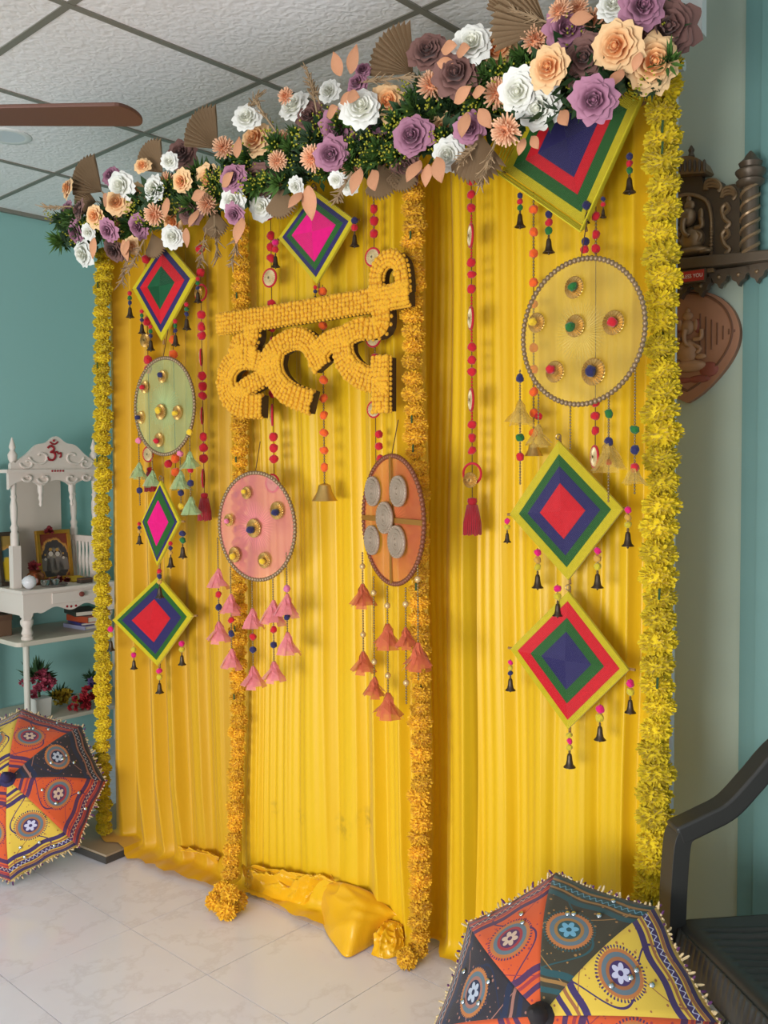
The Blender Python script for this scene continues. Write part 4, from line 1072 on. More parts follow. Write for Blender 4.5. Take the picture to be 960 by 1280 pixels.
# side rails with balusters
rb = MB().bbox(L(XR - .14, MY1 - .04, 1.10), L(XR + .01, MY1 - .02, 1.13)).build('rail', white_w, md)
for k in range(4): MB().lathe([(.010, 0), (.006, .03), (.010, .09), (.006, .15), (.009, .195)], L(XR - .12 + k * .035, MY1 - .03, PZ), 10).build('baluster', white_w, md, smooth=True)
for k in range(5): MB().lathe([(.010, 0), (.006, .03), (.010, .09), (.006, .15), (.009, .195)], L(XR, POSTY + .05 + k * .035, PZ), 10).build('baluster', white_w, md, smooth=True)
MB().bbox(L(XR - .012, POSTY, 1.10), L(XR + .012, MY1 - .03, 1.13)).build('rail', white_w, md)

# --- things in the temple
def mthing(name, label, cat, px, py, y, z, group=None):
    q = mf(px, py, y); return thing(name, label, cat, MF.w(q.x, y, z), MF.rz, group), q
# gold framed picture
def picture(label, pxa, pxb, y, ztop, frame_m, img, zbot=PZ + .001, tilt=-8):
    a = mf(pxa, 690, y).x; b = mf(pxb, 690, y).x; w = b - a; h = ztop - zbot
    t = thing('framed_picture', label, 'picture', MF.w((a + b) / 2, y, zbot), MF.rz); t.rotation_euler = (math.radians(tilt), 0, MF.rz)
    f = 0.02
    for (lo, hi) in (((-w / 2, -.012, 0), (w / 2, .008, f)), ((-w / 2, -.012, h - f), (w / 2, .008, h)), ((-w / 2, -.012, f), (-w / 2 + f, .008, h - f)), ((w / 2 - f, -.012, f), (w / 2, .008, h - f))):
        bevel(MB().bbox(lo, hi).build('frame_side', frame_m, t), .003)
    MB().bbox((-w / 2 + f, -.004, f), (w / 2 - f, .004, h - f)).build('print', img, t)
    return t, w, h
def print_mat(name, c0, c1, c2, cz):
    t = NT(name); co = t.coord(); n = t.noise(26, 4)
    sp = t.n('ShaderNodeSeparateXYZ'); t.t.links.new(co, sp.inputs[0])
    dx = t.math('MULTIPLY', sp.outputs[0], 11.0); dz = t.math('MULTIPLY', t.math('SUBTRACT', sp.outputs[2], cz), 8.0)
    rr = t.math('SQRT', t.math('ADD', t.math('MULTIPLY', dx, dx), t.math('MULTIPLY', dz, dz)))
    rr = t.math('ADD', rr, t.math('MULTIPLY', t.math('SUBTRACT', n, .5), .5))
    t.col(t.ramp(rr, [(0.0, lin(c0)), (0.45, lin(c0)), (0.55, lin(c1)), (0.8, lin(c1)), (0.86, lin((210, 150, 70))), (0.95, lin(c2))])); t.val('Roughness', .35); return t.m
goldf = mat('gilt_frame', (190, 138, 48), .35, .6, nz=(40, .3))
pt, pw, ph = picture('gilt framed devotional print of two pale seated figures inside the temple', 48, 91, 4.33, 1.165, goldf, print_mat('print_red', (150, 136, 120), (70, 62, 62), (126, 52, 34), .10))
# flat printed figures: faces, crowns, bodies
pale = mat('print_pale', (206, 194, 180), .4); pdark = mat('print_dark', (66, 48, 44), .4); pgold = mat('print_gold', (186, 140, 70), .4); pgrey = mat('print_grey', (128, 118, 112), .4)
for (fx, fz, r) in ((-.020, .135, .0125), (.016, .132, .0125), (-.05, .11, .007), (.046, .112, .007)):
    for (mm, dz, rr, yy) in ((pdark, .004, 1.35, -.0047), (pale, 0, 1.0, -.0052), (pgold, .022, .7, -.0055)):
        MB().lathe([(r * rr, 0), (r * rr, .0006)], (fx, yy, fz + dz), 18, 'Y').build('printed_figure', mm, pt)
    MB().prism([(fx - .028, .05), (fx + .028, .05), (fx + .022, .11), (fx, .122), (fx - .022, .11)], -.0046, -.0042).build('printed_figure', pgrey, pt)
picture('dark framed print at the temple edge with yellow lower corner', -1, 27, 4.31, 1.17, mat('dark_frame', (58, 46, 34), .45), print_mat('print_teal', (206, 170, 40), (70, 100, 104), (150, 120, 60), .08))
# crimson blossom on the gilt frame
def ruffle(mm, n, r, seed, flat=1.0):
    rr = random.Random(seed); mb = MB()
    for i in range(n):
        d = Vector((rr.uniform(-1, 1), rr.uniform(-1, 1), rr.uniform(-.3, 1))).normalized(); t = d.orthogonal().normalized(); t.rotate(Matrix.Rotation(rr.random() * TAU, 3, d)); nn = d.cross(t); L_ = r * rr.uniform(.6, 1.05); w = r * .3
        mb.add([(p.x, p.y, max(-r * .3, p.z * flat)) for p in (d * r * .15, d * L_ * .6 + t * w, d * L_ + nn * w * .4, d * L_ * .6 - t * w)], [(0, 1, 2, 3)])
    return mb
crim = mat('crimson_petal', (120, 30, 34), .7, var=.2); redp = mat('scarlet_petal', (170, 34, 46), .7, var=.2); pinkp = mat('rose_pink_petal', (176, 70, 92), .7, var=.2)
q = mf(62, 658, 4.33)
cb = thing('crimson_blossom', 'dark crimson blossom tucked on top of the gilt frame', 'flower', MF.w(q.x, 4.335, 1.155), MF.rz)
ruffle(crim, 50, .032, 2).build('petals', crim, cb)
MB().sphere((0, 0, .022), .012, 8, 6).build('centre', crim, cb)
# copper pot with crimson flowers
cp, q = mthing('copper_pot', 'small copper pot holding crimson flowers beside the gilt frame', 'pot', 44, 718, 4.24, PZ)
copper = mat('copper', (150, 84, 52), .3, .8)
MB().lathe([(.02, 0), (.034, .01), (.042, .03), (.038, .052), (.026, .064), (.032, .074), (.028, .074), (.022, .062)], n=20).build('body', copper, cp, smooth=True)
MB(); ruffle(crim, 40, .04, 4).build('flowers', crim, cp, loc=(0, 0, .085))
# crimson flower heap
for i, (px, s_, lab) in enumerate(((62, .028, 'crimson paper flower lying beside the copper pot'), (75, .031, 'crimson paper flower in the middle before the gilt frame'), (84, .023, 'crimson paper flower next to the yellow cloth in temple'))):
    q = mf(px, 716, 4.235); f = thing('paper_flower', lab, 'flower', MF.w(q.x, (4.235, 4.25, 4.235)[i], PZ + s_ * .3), MF.rz, 'crimson flowers in the temple')
    ruffle(crim, 50, s_, 20 + i).build('petals', crim, f); MB().sphere((0, 0, s_ * .5), s_ * .3, 8, 6).build('centre', mat('flower_centre_pale', (190, 130, 120), .6), f)
# yellow cloth
yc = thing('yellow_cloth', 'folded yellow cloth lying beside the gilt frame', 'cloth', MF.w(2.352, 4.245, PZ), MF.rz)
MB().grid(14, 8, lambda a, b: ((a - .5) * .104, (b - .5) * .12, .006 + .02 * (1 - (2 * a - 1) ** 2) * (1 - (2 * b - 1) ** 2) + .006 * noise.noise((a * 6, b * 6, 1)))).build('fold', mat('yellow_cloth', (206, 168, 44), .8), yc, smooth=True)
MB().bbox((-.05, -.05, 0), (.05, .05, .008)).build('under_fold', MATS['yellow_cloth'], yc)
# silver tray with two bowls
silver = mat('polished_silver', (186, 188, 186), .18, .95)
tr, q = mthing('silver_tray', 'oval silver tray at the front edge of the temple', 'tray', 68, 732, 4.13, PZ)
MB().lathe([(.04, 0), (.056, .003), (.062, .010), (.059, .010), (.052, .006), (.001, .005)], n=28).build('plate', silver, tr, smooth=True)
for px, lab in ((57, 'small silver bowl on the tray, nearer the white conch'), (69, 'small silver bowl on the tray, nearer the drawer knob')):
    q2 = mf(px, 727, 4.12); b = thing('silver_bowl', lab, 'bowl', MF.w(q2.x, 4.125, PZ + .005), MF.rz, 'silver bowls on the tray')
    MB().lathe([(.008, 0), (.016, .004), (.021, .016), (.023, .028), (.020, .028), (.018, .014), (.001, .006)], n=20).build('cup', silver, b, smooth=True)
    MB().sphere((0, 0, .022), .014, 10, 6, (1, 1, .6)).build('lid', silver, b, smooth=True)
# white conch-like ball
wc, q = mthing('white_conch', 'round white conch with pinkish mouth at temple front corner', 'conch', 37, 736, 4.115, PZ + .030)
porc = mat('shell_white', (222, 220, 222), .3)
MB().lathe([(.001, -.031), (.014, -.028), (.026, -.017), (.034, 0), (.033, .014), (.022, .027), (.012, .031), (.001, .036)], n=24).build('shell', porc, wc, smooth=True)
MB().sphere((.024, -.022, .008), .012, 10, 8, (.8, .5, 1)).build('mouth', mat('shell_pink', (186, 140, 136), .4), wc, smooth=True)
for k in range(3): MB().torus((0, 0, .012 + .008 * k), .033 - .008 * k, .0022, 24, 6, axis='Z').build('spiral_ridge', porc, wc, smooth=True)
# incense box
ib, q = mthing('incense_box', 'small dark box lying at the front of the temple beside the knob', 'box', 106, 729, 4.13, PZ)
bevel(MB().bbox((-.032, -.02, 0), (.032, .02, .026)).build('carton', mat('dark_carton', (66, 54, 46), .6), ib), .002)
MB().bbox((-.0325, -.0205, .018), (.0325, .0205, .022)).build('stripe', mat('carton_stripe', (116, 70, 48), .5), ib)
# books on the table
for i, (px, w, h, col, lab, yy) in enumerate(((104, .15, .018, (150, 150, 176), 'pale lilac magazine at the bottom of the small book pile', 4.22), (106, .145, .014, (60, 58, 116), 'blue covered booklet in the middle of the book pile', 4.23), (107, .14, .03, (176, 74, 40), 'orange covered book in the pile, under the dark one', 4.22), (99, .13, .024, (52, 58, 50), 'dark covered book on top of the small book pile', 4.26))):
    q = mf(px, 785, yy); zz = TH + sum((.018, .014, .03, .024)[:i])
    bk = thing('book', lab, 'book', MF.w(q.x + .02, yy, zz), MF.rz + (.1, -.15, .08, -.2)[i], 'books under the temple')
    c_ = mat('book_cover_%d' % i, col, .5); pg = mat('book_pages', (216, 208, 190), .8)
    for z0, z1 in ((0, .003), (h - .003, h)): MB().bbox((-w / 2, -.09, z0), (w / 2, .09, z1)).build('cover', c_, bk)
    MB().bbox((-w / 2 + .004, -.086, .003), (w / 2 - .003, .086, h - .003)).build('pages', pg, bk); MB().bbox((-w / 2, -.09, .003), (-w / 2 + .003, .09, h - .003)).build('spine', c_, bk)
# brown box at the far end of the table
bb, q = mthing('brown_box', 'brown box standing on the table end under the temple', 'box', -6, 790, 4.32, TH)
bevel(MB().bbox((-.06, -.05, 0), (.06, .05, .10)).build('carton', mat('brown_carton', (104, 76, 54), .7), bb), .003); MB().bbox((-.0615, -.0515, .075), (.0615, .0515, .101)).build('lid', mat('brown_carton_lid', (92, 64, 46), .7), bb)
# plants on the lower shelf
LZ = 0.286
def plant(label, px, y, potc, flm, leafm, s, seed, fl_n, z0=LZ, tall=.1, nm='potted_plant'):
    if not potc: z0 -= .016                       # loose bunches lie on the shelf
    q = mf(px, 880, y); t = thing(nm, label, 'plant', MF.w(q.x, y, z0), MF.rz)
    if potc:
        bevel(MB().box((0, 0, .045), (.075, .075, .09), taper=1.12).build('pot', potc, t), .004)
    if leafm: 
        sp_ = sprig_mesh('leaves', leafm, seed, 70); link('leaves', sp_, t, (0, .02, tall), None, s * 1.3)
    r = random.Random(seed)
    for i in range(fl_n):
        a = r.random() * TAU; d = r.random() * s; me = cached(('ruf', flm.name, i % 3), lambda: ruffle(flm, 30, .03, 60 + i % 3).mesh('flower', flm, False))
        link('flower', me, t, (math.cos(a) * d, math.sin(a) * d * .6 - .03, tall * .7 + r.random() * s * .9), (r.random(), r.random(), r.random() * 6), r.uniform(.8, 1.2))
    MB().tube([(0, 0, .02), (0, .01, tall)], .006, 6).build('stem', string_m, t)
    return t
leaf_g = mat('plant_leaf', (46, 78, 40), .6)
plant('pink red flowering plant with green top leaves in a white pot on the lower shelf', 50, 4.17, mat('white_pot', (210, 206, 198), .4), pinkp, leaf_g, .10, 5, 22, tall=.17)
plant('scarlet artificial flower bunch lying on the lower shelf', 102, 4.14, None, redp, None, .085, 8, 18, tall=.045, nm='flower_bunch')
plant('yellow artificial flower bunch between pink plant and scarlet bunch', 76, 4.28, None, mat('yellow_petal', (180, 148, 36), .7), leaf_g, .07, 9, 12, tall=.05, nm='flower_bunch')
plant('purple artificial flower bunch against the garland end of the lower shelf', 117, 4.24, None, mat('purple_petal', (104, 88, 140), .7), leaf_g, .05, 12, 10, tall=.12, nm='flower_bunch')

# ================================================================== EMBROIDERED UMBRELLAS
def umbrella_mat(name, base, dark, accent, ringc):
    t = NT(name); uvn = t.n('ShaderNodeUVMap'); uvn.uv_map = 'pattern'
    sp = t.n('ShaderNodeSeparateXYZ'); t.t.links.new(uvn.outputs[0], sp.inputs[0]); X, Y = sp.outputs[0], sp.outputs[1]   # metres across, metres along
    wob = t.math('MULTIPLY', t.math('SINE', t.math('MULTIPLY', X, 60.0)), 0.004)
    Yw = t.math('ADD', Y, wob)
    c = lin(base)
    def band(y, half): return t.math('LESS_THAN', t.math('ABSOLUTE', t.math('SUBTRACT', Yw, y)), half)
    # dots
    vo = t.n('ShaderNodeTexVoronoi'); vo.inputs['Scale'].default_value = 62.0; t.t.links.new(uvn.outputs[0], vo.inputs['Vector'])
    c = t.mix(t.math('LESS_THAN', vo.outputs['Distance'], 0.20), c, lin(accent))
    # vines
    v1 = t.math('SUBTRACT', X, t.math('MULTIPLY', t.math('SINE', t.math('MULTIPLY', Y, 26.0)), 0.05))
    c = t.mix(t.math('LESS_THAN', t.math('ABSOLUTE', v1), 0.0026), c, lin(dark))
    v2 = t.math('ADD', X, t.math('MULTIPLY', t.math('SINE', t.math('ADD', t.math('MULTIPLY', Y, 21.0), 1.2)), 0.085))
    c = t.mix(t.math('LESS_THAN', t.math('ABSOLUTE', v2), 0.0022), c, lin(accent))
    for y, h, k in ((.055, .006, dark), (.075, .004, accent), (.092, .008, dark), (.295, .009, dark), (.315, .004, accent), (.333, .010, dark), (.352, .005, accent), (.366, .008, dark)):
        c = t.mix(band(y, h), c, lin(k))
    zz = t.math('LESS_THAN', t.math('ABSOLUTE', t.math('SUBTRACT', t.math('SUBTRACT', Y, .333), t.math('MULTIPLY', t.math('SINE', t.math('MULTIPLY', X, 420.0)), .006))), .0022)
    c = t.mix(zz, c, lin(ringc))
    # medallion
    dy = t.math('SUBTRACT', Y, .205); dx = t.math('SUBTRACT', X, .012)
    rr = t.math('SQRT', t.math('ADD', t.math('MULTIPLY', dx, dx), t.math('MULTIPLY', dy, dy))); an = t.math('ARCTAN2', dy, dx)
    inm = t.math('LESS_THAN', rr, .058)
    teeth = t.math('GREATER_THAN', t.math('SINE', t.math('MULTIPLY', an, 46.0)), 0.0)
    ringf = t.ramp(t.math('DIVIDE', rr, .058), [(0, lin(ringc)), (.18, lin(ringc)), (.2, lin(dark)), (.42, lin(dark)), (.44, lin(accent)), (.55, lin(accent)), (.57, lin((92, 110, 120))), (.72, lin((92, 110, 120))), (.74, lin((176, 110, 60))), (.88, lin((176, 110, 60))), (.9, lin(dark)), (1.0, lin(dark))])
    ringf.node.color_ramp.interpolation = 'CONSTANT'
    outer = t.math('GREATER_THAN', rr, .050)
    mask = t.math('MULTIPLY', inm, t.math('SUBTRACT', 1.0, t.math('MULTIPLY', outer, teeth)))
    c = t.mix(mask, c, ringf)
    fl = t.math('LESS_THAN', rr, t.math('ADD', .012, t.math('MULTIPLY', t.math('ABSOLUTE', t.math('SINE', t.math('MULTIPLY', an, 3.0))), .010)))
    c = t.mix(fl, c, lin(ringc)); c = t.mix(t.math('LESS_THAN', rr, .006), c, lin(dark))
    t.col(c); t.val('Roughness', .85); t.val('Sheen Weight', .15)
    t.bump(t.noise(500, 2, uvn.outputs[0]), .2, .002)
    return t.m
UM = {'o': umbrella_mat('orange_embroidered', (204, 84, 38), (78, 44, 82), (150, 52, 60), (196, 170, 150)),
      'k': umbrella_mat('black_embroidered', (42, 38, 46), (30, 40, 66), (150, 104, 92), (170, 180, 196)),
      'y': umbrella_mat('yellow_embroidered', (212, 180, 66), (60, 44, 92), (150, 96, 60), (190, 190, 214)),
      'g': umbrella_mat('olive_embroidered', (58, 54, 40), (38, 78, 84), (150, 112, 62), (104, 160, 186))}
fringe_m = mat('cream_fringe', (206, 184, 140), .9); fringe_p = mat('purple_fringe', (92, 48, 96), .9)
mirror_m = mat('mirror_sequin', (200, 214, 220), .1, .9)
UR = 0.32
def umbrella(label, cpos, axis, roll, cols, wrapc):
    z = Vector(axis).normalized(); xh = Vector((0, 0, 1)).cross(z).normalized(); yh = z.cross(xh)
    t = thing('parasol', label, 'umbrella', cpos, 0, 'embroidered umbrellas on the floor')
    t.rotation_euler = Matrix((xh, yh, z)).transposed().to_euler()
    sag = .15
    def rib(k, q):
        a = roll + TAU * k / 8; th = q * 1.02; r = UR * math.sin(th) / math.sin(1.02); h = sag * (math.cos(th) - math.cos(1.02)) / (1 - math.cos(1.02))
        return Vector((r * math.cos(a), r * math.sin(a), h))
    n = 14; mseg = 10
    for k in range(8):
        V = []; UVs = []
        for j in range(n + 1):
            q = .03 + .97 * j / n; a = rib(k, q); b = rib(k + 1, q); ch = (b - a).length
            for i in range(mseg + 1):
                s = i / mseg; p = a.lerp(b, s); bow = .03 * 4 * s * (1 - s)
                p = p * (1 - bow * q * q * .9); p.z += .012 * 4 * s * (1 - s) * q * (1 - q)
                V.append(p); UVs.append(((s - .5) * ch, q * .385))
        w = mseg + 1; mb = MB(); mb.add(V, [(j * w + i, j * w + i + 1, (j + 1) * w + i + 1, (j + 1) * w + i) for j in range(n) for i in range(mseg)])
        g = mb.build('panel', UM[cols[k]], t, smooth=True, sharp=False, uvs=UVs)
        g.modifiers.new('cloth', 'SOLIDIFY').thickness = .0016
        # fringe of the gore's outer edge
        fr = MB(); fp = MB(); r = random.Random(k)
        for i in range(26):
            s = (i + r.random()) / 26; p = rib(k, 1).lerp(rib(k + 1, 1), s) * (1 - .027 * 4 * s * (1 - s)); o = Vector((p.x, p.y, 0)).normalized()
            e = p + o * r.uniform(.002, .013) + Vector((r.uniform(-.006, .006), r.uniform(-.006, .006), r.uniform(-.012, .008)))
            (fp if i % 3 == 0 else fr).tube([p, p.lerp(e, .6) + Vector((0, 0, r.uniform(-.004, .004))), e], [.0022, .003, .0016], 5)
            fr.tube([p - o * .003, p + o * .002], .003, 5)
        
        for o_ in (fr.build('fringe', fringe_m, g), fp.build('fringe', fringe_p, g)): o_['kind'] = 'stuff'
        for i in range(4):
            s = r.uniform(.2, .8); q = r.uniform(.35, .9); a = rib(k, q); b = rib(k + 1, q); p = a.lerp(b, s); p.z += .012 * 4 * s * (1 - s) * q * (1 - q) + .003
            nrm = (Vector((p.x, p.y, 0)).normalized() * q * .8 + Vector((0, 0, 1))).normalized()
            link('mirror', cached('mir', lambda: MB().lathe([(1, -.2), (.9, .2), (.01, .3)], n=10).mesh('mirror', mirror_m)), g, p, look(nrm), .006)
        MB().tube([rib(k, q) - Vector((0, 0, .006)) for q in (.04, .25, .5, .75, .99)], .0022, 5).build('rib', bell_m, t)
        MB().tube([(rib(k, .5).x, rib(k, .5).y, rib(k, .5).z - .006), (0, 0, -.02)], .0018, 5).build('stretcher', bell_m, t)
    MB().tube([(0, 0, sag + .045), (0, 0, -.40)], .006, 10).build('shaft', mat('shaft_wood', (120, 82, 48), .5), t, smooth=True)
    MB().lathe([(.004, .06), (.014, .05), (.02, .03), (.018, .012), (.03, .002), (.034, -.006)], (0, 0, sag - .004), 14).build('ferrule_wrap', wrapc, t, smooth=True)
    MB().torus((.0, 0, -.415), .022, .006, 18, 6).build('handle', MATS['shaft_wood'], t, smooth=True)
    return t
EL = math.radians(35); CZ = UR * math.cos(EL) + .006
def um_place(px, py, az_off, dz=0.0):
    c = on_floor(px, py, CZ + dz); d = Vector((-c.x, -c.y, 0)).normalized(); d.rotate(Matrix.Rotation(az_off, 3, 'Z'))
    return c, d * math.cos(EL) + Vector((0, 0, math.sin(EL)))
c, ax = um_place(21, 989, math.radians(-14), .008)
umbrella('mirror worked orange and yellow umbrella lying open by the temple table and stone slab', c, ax, math.radians(3), 'koyokoyo', mat('navy_wrap', (44, 40, 84), .8))
c, ax = um_place(708, 1284, math.radians(-24), -.007)
umbrella('mirror worked umbrella with olive and yellow panels, lying open before the black chair', c, ax, math.radians(19), 'ygokoyko', mat('black_wrap', (40, 36, 38), .8))

# ================================================================== BLACK PLASTIC CHAIR
plastic = mat('black_plastic', (50, 50, 47), .36, bump=(120, .05, .002))
fc = on_floor(845, 1150, .42); fb = on_floor(980, 1286, .42)       # far and near ends of the seat front
xd = (fb - fc); xd.z = 0; xd.normalize()
CF = Frame(Vector((fc.x, fc.y, 0)) + xd * 0.235, xd)
ch = thing('plastic_armchair', 'black moulded plastic armchair with ribbed seat against the cream wall', 'chair', CF.o, CF.rz)
SW, SD = .235, .43
def seat_fn(a, b):
    x = (a - .5) * 2 * SW * (1 - .10 * b); y = SD * b
    z = .42 - .022 * math.sin(PI * min(1, b * 1.05)) * (1 - (2 * a - 1) ** 4) + .0042 * math.sin(a * 105) * (1 if .08 < a < .92 and .12 < b < .95 else 0)
    e = max(0, 1 - b / .07); z -= .012 * e * e
    return (x, y, z)
so = MB().grid(120, 30, seat_fn).build('seat', plastic, ch, smooth=True, sharp=False); so.modifiers.new('t', 'SOLIDIFY').thickness = .008
mb = MB()
def apron_fn(a, b):
    x = (a - .5) * 2 * SW; rib_ = .0026 * max(0, math.sin(a * 150)) * (1 if b < .5 else .2)
    return (x, -.004 - rib_ - .012 * math.sin(PI * b * .5), .410 - .075 * b)
MB().grid(160, 8, apron_fn).build('front_apron', plastic, ch, smooth=True, sharp=False).modifiers.new('t', 'SOLIDIFY').thickness = .006
for s in (-1, 1):
    MB().bbox((s * SW * .97 - .006, .02, .34), (s * SW * .97 + .006, SD - .02, .412)).build('side_apron', plastic, ch)
def bar(path, w, th, name, parent=ch):
    """flat moulded bar: rectangle swept in the yz plane, w across x, th thick"""
    P = smooth_path(path, 6); V = []; n = len(P)
    for i, p in enumerate(P):
        t = (P[min(i + 1, n - 1)] - P[max(i - 1, 0)]).normalized(); nn = Vector((1, 0, 0)).cross(t).normalized()
        for a, b in ((-1, -1), (1, -1), (1, 1), (-1, 1)): V.append(p + Vector((1, 0, 0)) * (a * w / 2) + nn * (b * th / 2))
    Fs = [(i * 4 + k, i * 4 + (k + 1) % 4, (i + 1) * 4 + (k + 1) % 4, (i + 1) * 4 + k) for i in range(n - 1) for k in range(4)] + [(3, 2, 1, 0), tuple((n - 1) * 4 + k for k in range(4))]
    o = MB().add(V, Fs).build(name, plastic, parent, smooth=True); bevel(o, .006, 3); return o
for s in (-1, 1):
    ax_ = s * (SW + .012)
    bar([(ax_, -.005, .36), (ax_, .0, .50), (ax_, .008, .60), (ax_, .022, .625)], .055, .04, 'arm_post')
    bar([(ax_, .0, .618), (ax_, .07, .645), (ax_, .13, .672), (ax_, .19, .728), (ax_ * .99, .26, .80), (ax_ * .96, .36, .86), (ax_ * .9, .46, .88)], .056, .045, 'armrest')
    bar([(ax_, -.005, .42), (ax_ * 1.03, -.012, .2), (ax_ * 1.08, -.03, 0)], .05, .035, 'leg')
    bar([(s * SW * .88, SD - .01, .42), (s * SW * .95, SD + .03, .2), (s * SW * 1.02, SD + .07, 0)], .05, .035, 'leg')
def back_fn(a, b):
    x = (a - .5) * 2 * (.215 + .02 * math.sin(PI * b)); return (x, SD - .01 + .13 * b + .02 * (1 - (2 * a - 1) ** 2), .42 + (.47 - .05 * (2 * a - 1) ** 2) * b)
for k in range(5):
    a0 = .06 + k * .185; MB().grid(3, 14, lambda a, b: back_fn(a0 + .12 * a, .05 + .9 * b)).build('back_slat', plastic, ch, smooth=True, sharp=False).modifiers.new('t', 'SOLIDIFY').thickness = .008
for (b0, b1, nm) in ((.0, .08, 'back_rail'), (.9, 1.0, 'back_rail')):
    MB().grid(20, 3, lambda a, b: back_fn(a, b0 + (b1 - b0) * b)).build(nm, plastic, ch, smooth=True, sharp=False).modifiers.new('t', 'SOLIDIFY').thickness = .010

# ================================================================== CARVED SHELF AND LEAF PLAQUE ON THE RIGHT WALL
bronze = mat('carved_bronze_wood', (92, 80, 66), .42, .35, nz=(30, .4), bump=(60, .2, .003)); bronze_hi = mat('rubbed_bronze', (146, 122, 92), .38, .5, nz=(40, .4))
ws = WR.at(880, 335)
sh = thing('carved_wall_shelf', 'dark carved wall shelf with elephant god relief, twisted column and red sticker', 'shelf', WR.w(ws.x, 0, ws.z), WR.rz)
def wl(px, py): p = WR.at(px, py, -.02); return (p.x - ws.x, p.z - ws.z)
def poly_px(pts): return [wl(*p) for p in pts]
def ry(y0, y1): return (y0, y1)
# shelf board (the run continues behind the garland)
mb = MB().prism(poly_px([(790, 349), (985, 328.5), (985, 315.5), (790, 334)]), -.085, -.0195); bevel(mb.build('shelf_board', bronze, sh), .004)
MB().prism(poly_px([(790, 349), (924, 335), (924, 322), (790, 334)]), -.0205, 0).build('wall_batten', bronze, sh)
MB().prism(poly_px([(790, 356), (900, 343), (900, 338), (790, 350)]), -.065, -.002).build('moulding', bronze_hi, sh)
# panel outline with domed niche and scalloped wing
panel = [(800, 336), (925, 322), (925, 236), (919, 230), (912, 231), (905, 236), (903, 228), (895, 224), (884, 227), (880, 234), (876, 215), (866, 205), (800, 214)]
MB().prism(poly_px(panel), -.022, 0).build('back_board', bronze, sh)
# dome
dome = [(846, 218)] + [(867 - 22 * math.cos(t) - 2, 214 - 16 * math.sin(t)) for t in [PI * k / 12 for k in range(1, 12)]] + [(889, 216), (886, 219), (848, 222)]
MB().prism(poly_px(dome), -.05, 0).build('dome', bronze_hi, sh)
for k in range(7): 
    a = wl(850 + k * 6, 216); MB().sphere((a[0], -.05, a[1] + .012), .011, 8, 6, (.5, .5, 1.6)).build('dome_flute', bronze, sh, smooth=True)
tp = wl(866, 197); MB().lathe([(.01, 0), (.006, .01), (.009, .018), (.002, .03)], (tp[0], -.03, tp[1]), 10).build('dome_finial', bronze, sh, smooth=True)
# beaded arch round the niche
mb = MB(); ap = [wl(890, 326), wl(891, 290), wl(890, 268), wl(885, 253), wl(874, 246), wl(860, 244), wl(848, 247)]
pp = smooth_path([(a, -.028, b) for a, b in ap], 9)
for p in pp: mb.sphere(p, .0058, 7, 5)
mb.build('beaded_arch', bronze_hi, sh, smooth=True)
# seated relief figure (head, trunk, belly, arms, crown) as one body
fig = MB()
def blob(px, py, r, sc=(1, .55, 1), dy=-.03): a = wl(px, py); fig.sphere((a[0], dy, a[1]), r, 14, 10, sc)
blob(867, 300, .034, (1.05, .7, 1.0)); blob(863, 273, .024, (.95, .8, 1.1), -.036); blob(878, 270, .017, (.5, .35, 1.2)); blob(850, 272, .017, (.5, .35, 1.2))
blob(864, 258, .013, (1.2, .6, 1.1)); blob(863, 251, .008, (1, .6, 1.4)); blob(868, 316, .03, (1.7, .8, .45), -.036); blob(853, 318, .016, (1.6, .8, .5), -.04); blob(884, 316, .016, (1.4, .8, .5), -.04)
tr_ = [wl(862, 276), wl(860, 285), wl(862, 294), wl(868, 298)]; fig.tube(smooth_path([(a, -.055, b) for a, b in tr_], 5), [.010 - .00030 * k for k in range(16)], 8)
for pts in ([(872, 287), (881, 284), (880, 274)], [(855, 289), (848, 286), (849, 276)], [(873, 291), (880, 296), (876, 303)], [(855, 292), (850, 299), (856, 304)]):
    fig.tube(smooth_path([(a, -.04, b) for a, b in [wl(*q) for q in pts]], 5), .0075, 8)
fig.build('seated_figure', bronze_hi, sh, smooth=True, sharp=False)
# scroll reliefs
def relief(pts, r=.0065): MB().tube(smooth_path([(a, -.026, b) for a, b in [wl(*q) for q in pts]], 6), r, 7).build('scroll_relief', bronze_hi, sh, smooth=True)
for oy in (0, 11, 22):
    pass
relief([(906, 268), (912, 262), (909, 256), (904, 262), (907, 274), (913, 280), (908, 286)]); relief([(906, 300), (912, 294), (909, 288), (904, 294), (907, 306), (913, 312), (908, 318)])
for rr in (11, 7.5, 4): relief([(884 + (11 - rr) * .2 - rr * .2, 238), (888 - rr * .3, 238 - rr), (896, 238 - rr * 1.1), (900 + rr * .2, 238 - rr * .4), (898 + rr * .2, 240)], .005)
for rr in (11, 7.5, 4): relief([(905 - rr * .2, 248), (908 - rr * .2, 248 - rr), (915, 247 - rr * 1.1), (919 + rr * .2, 247 - rr * .3), (917, 250)], .005)
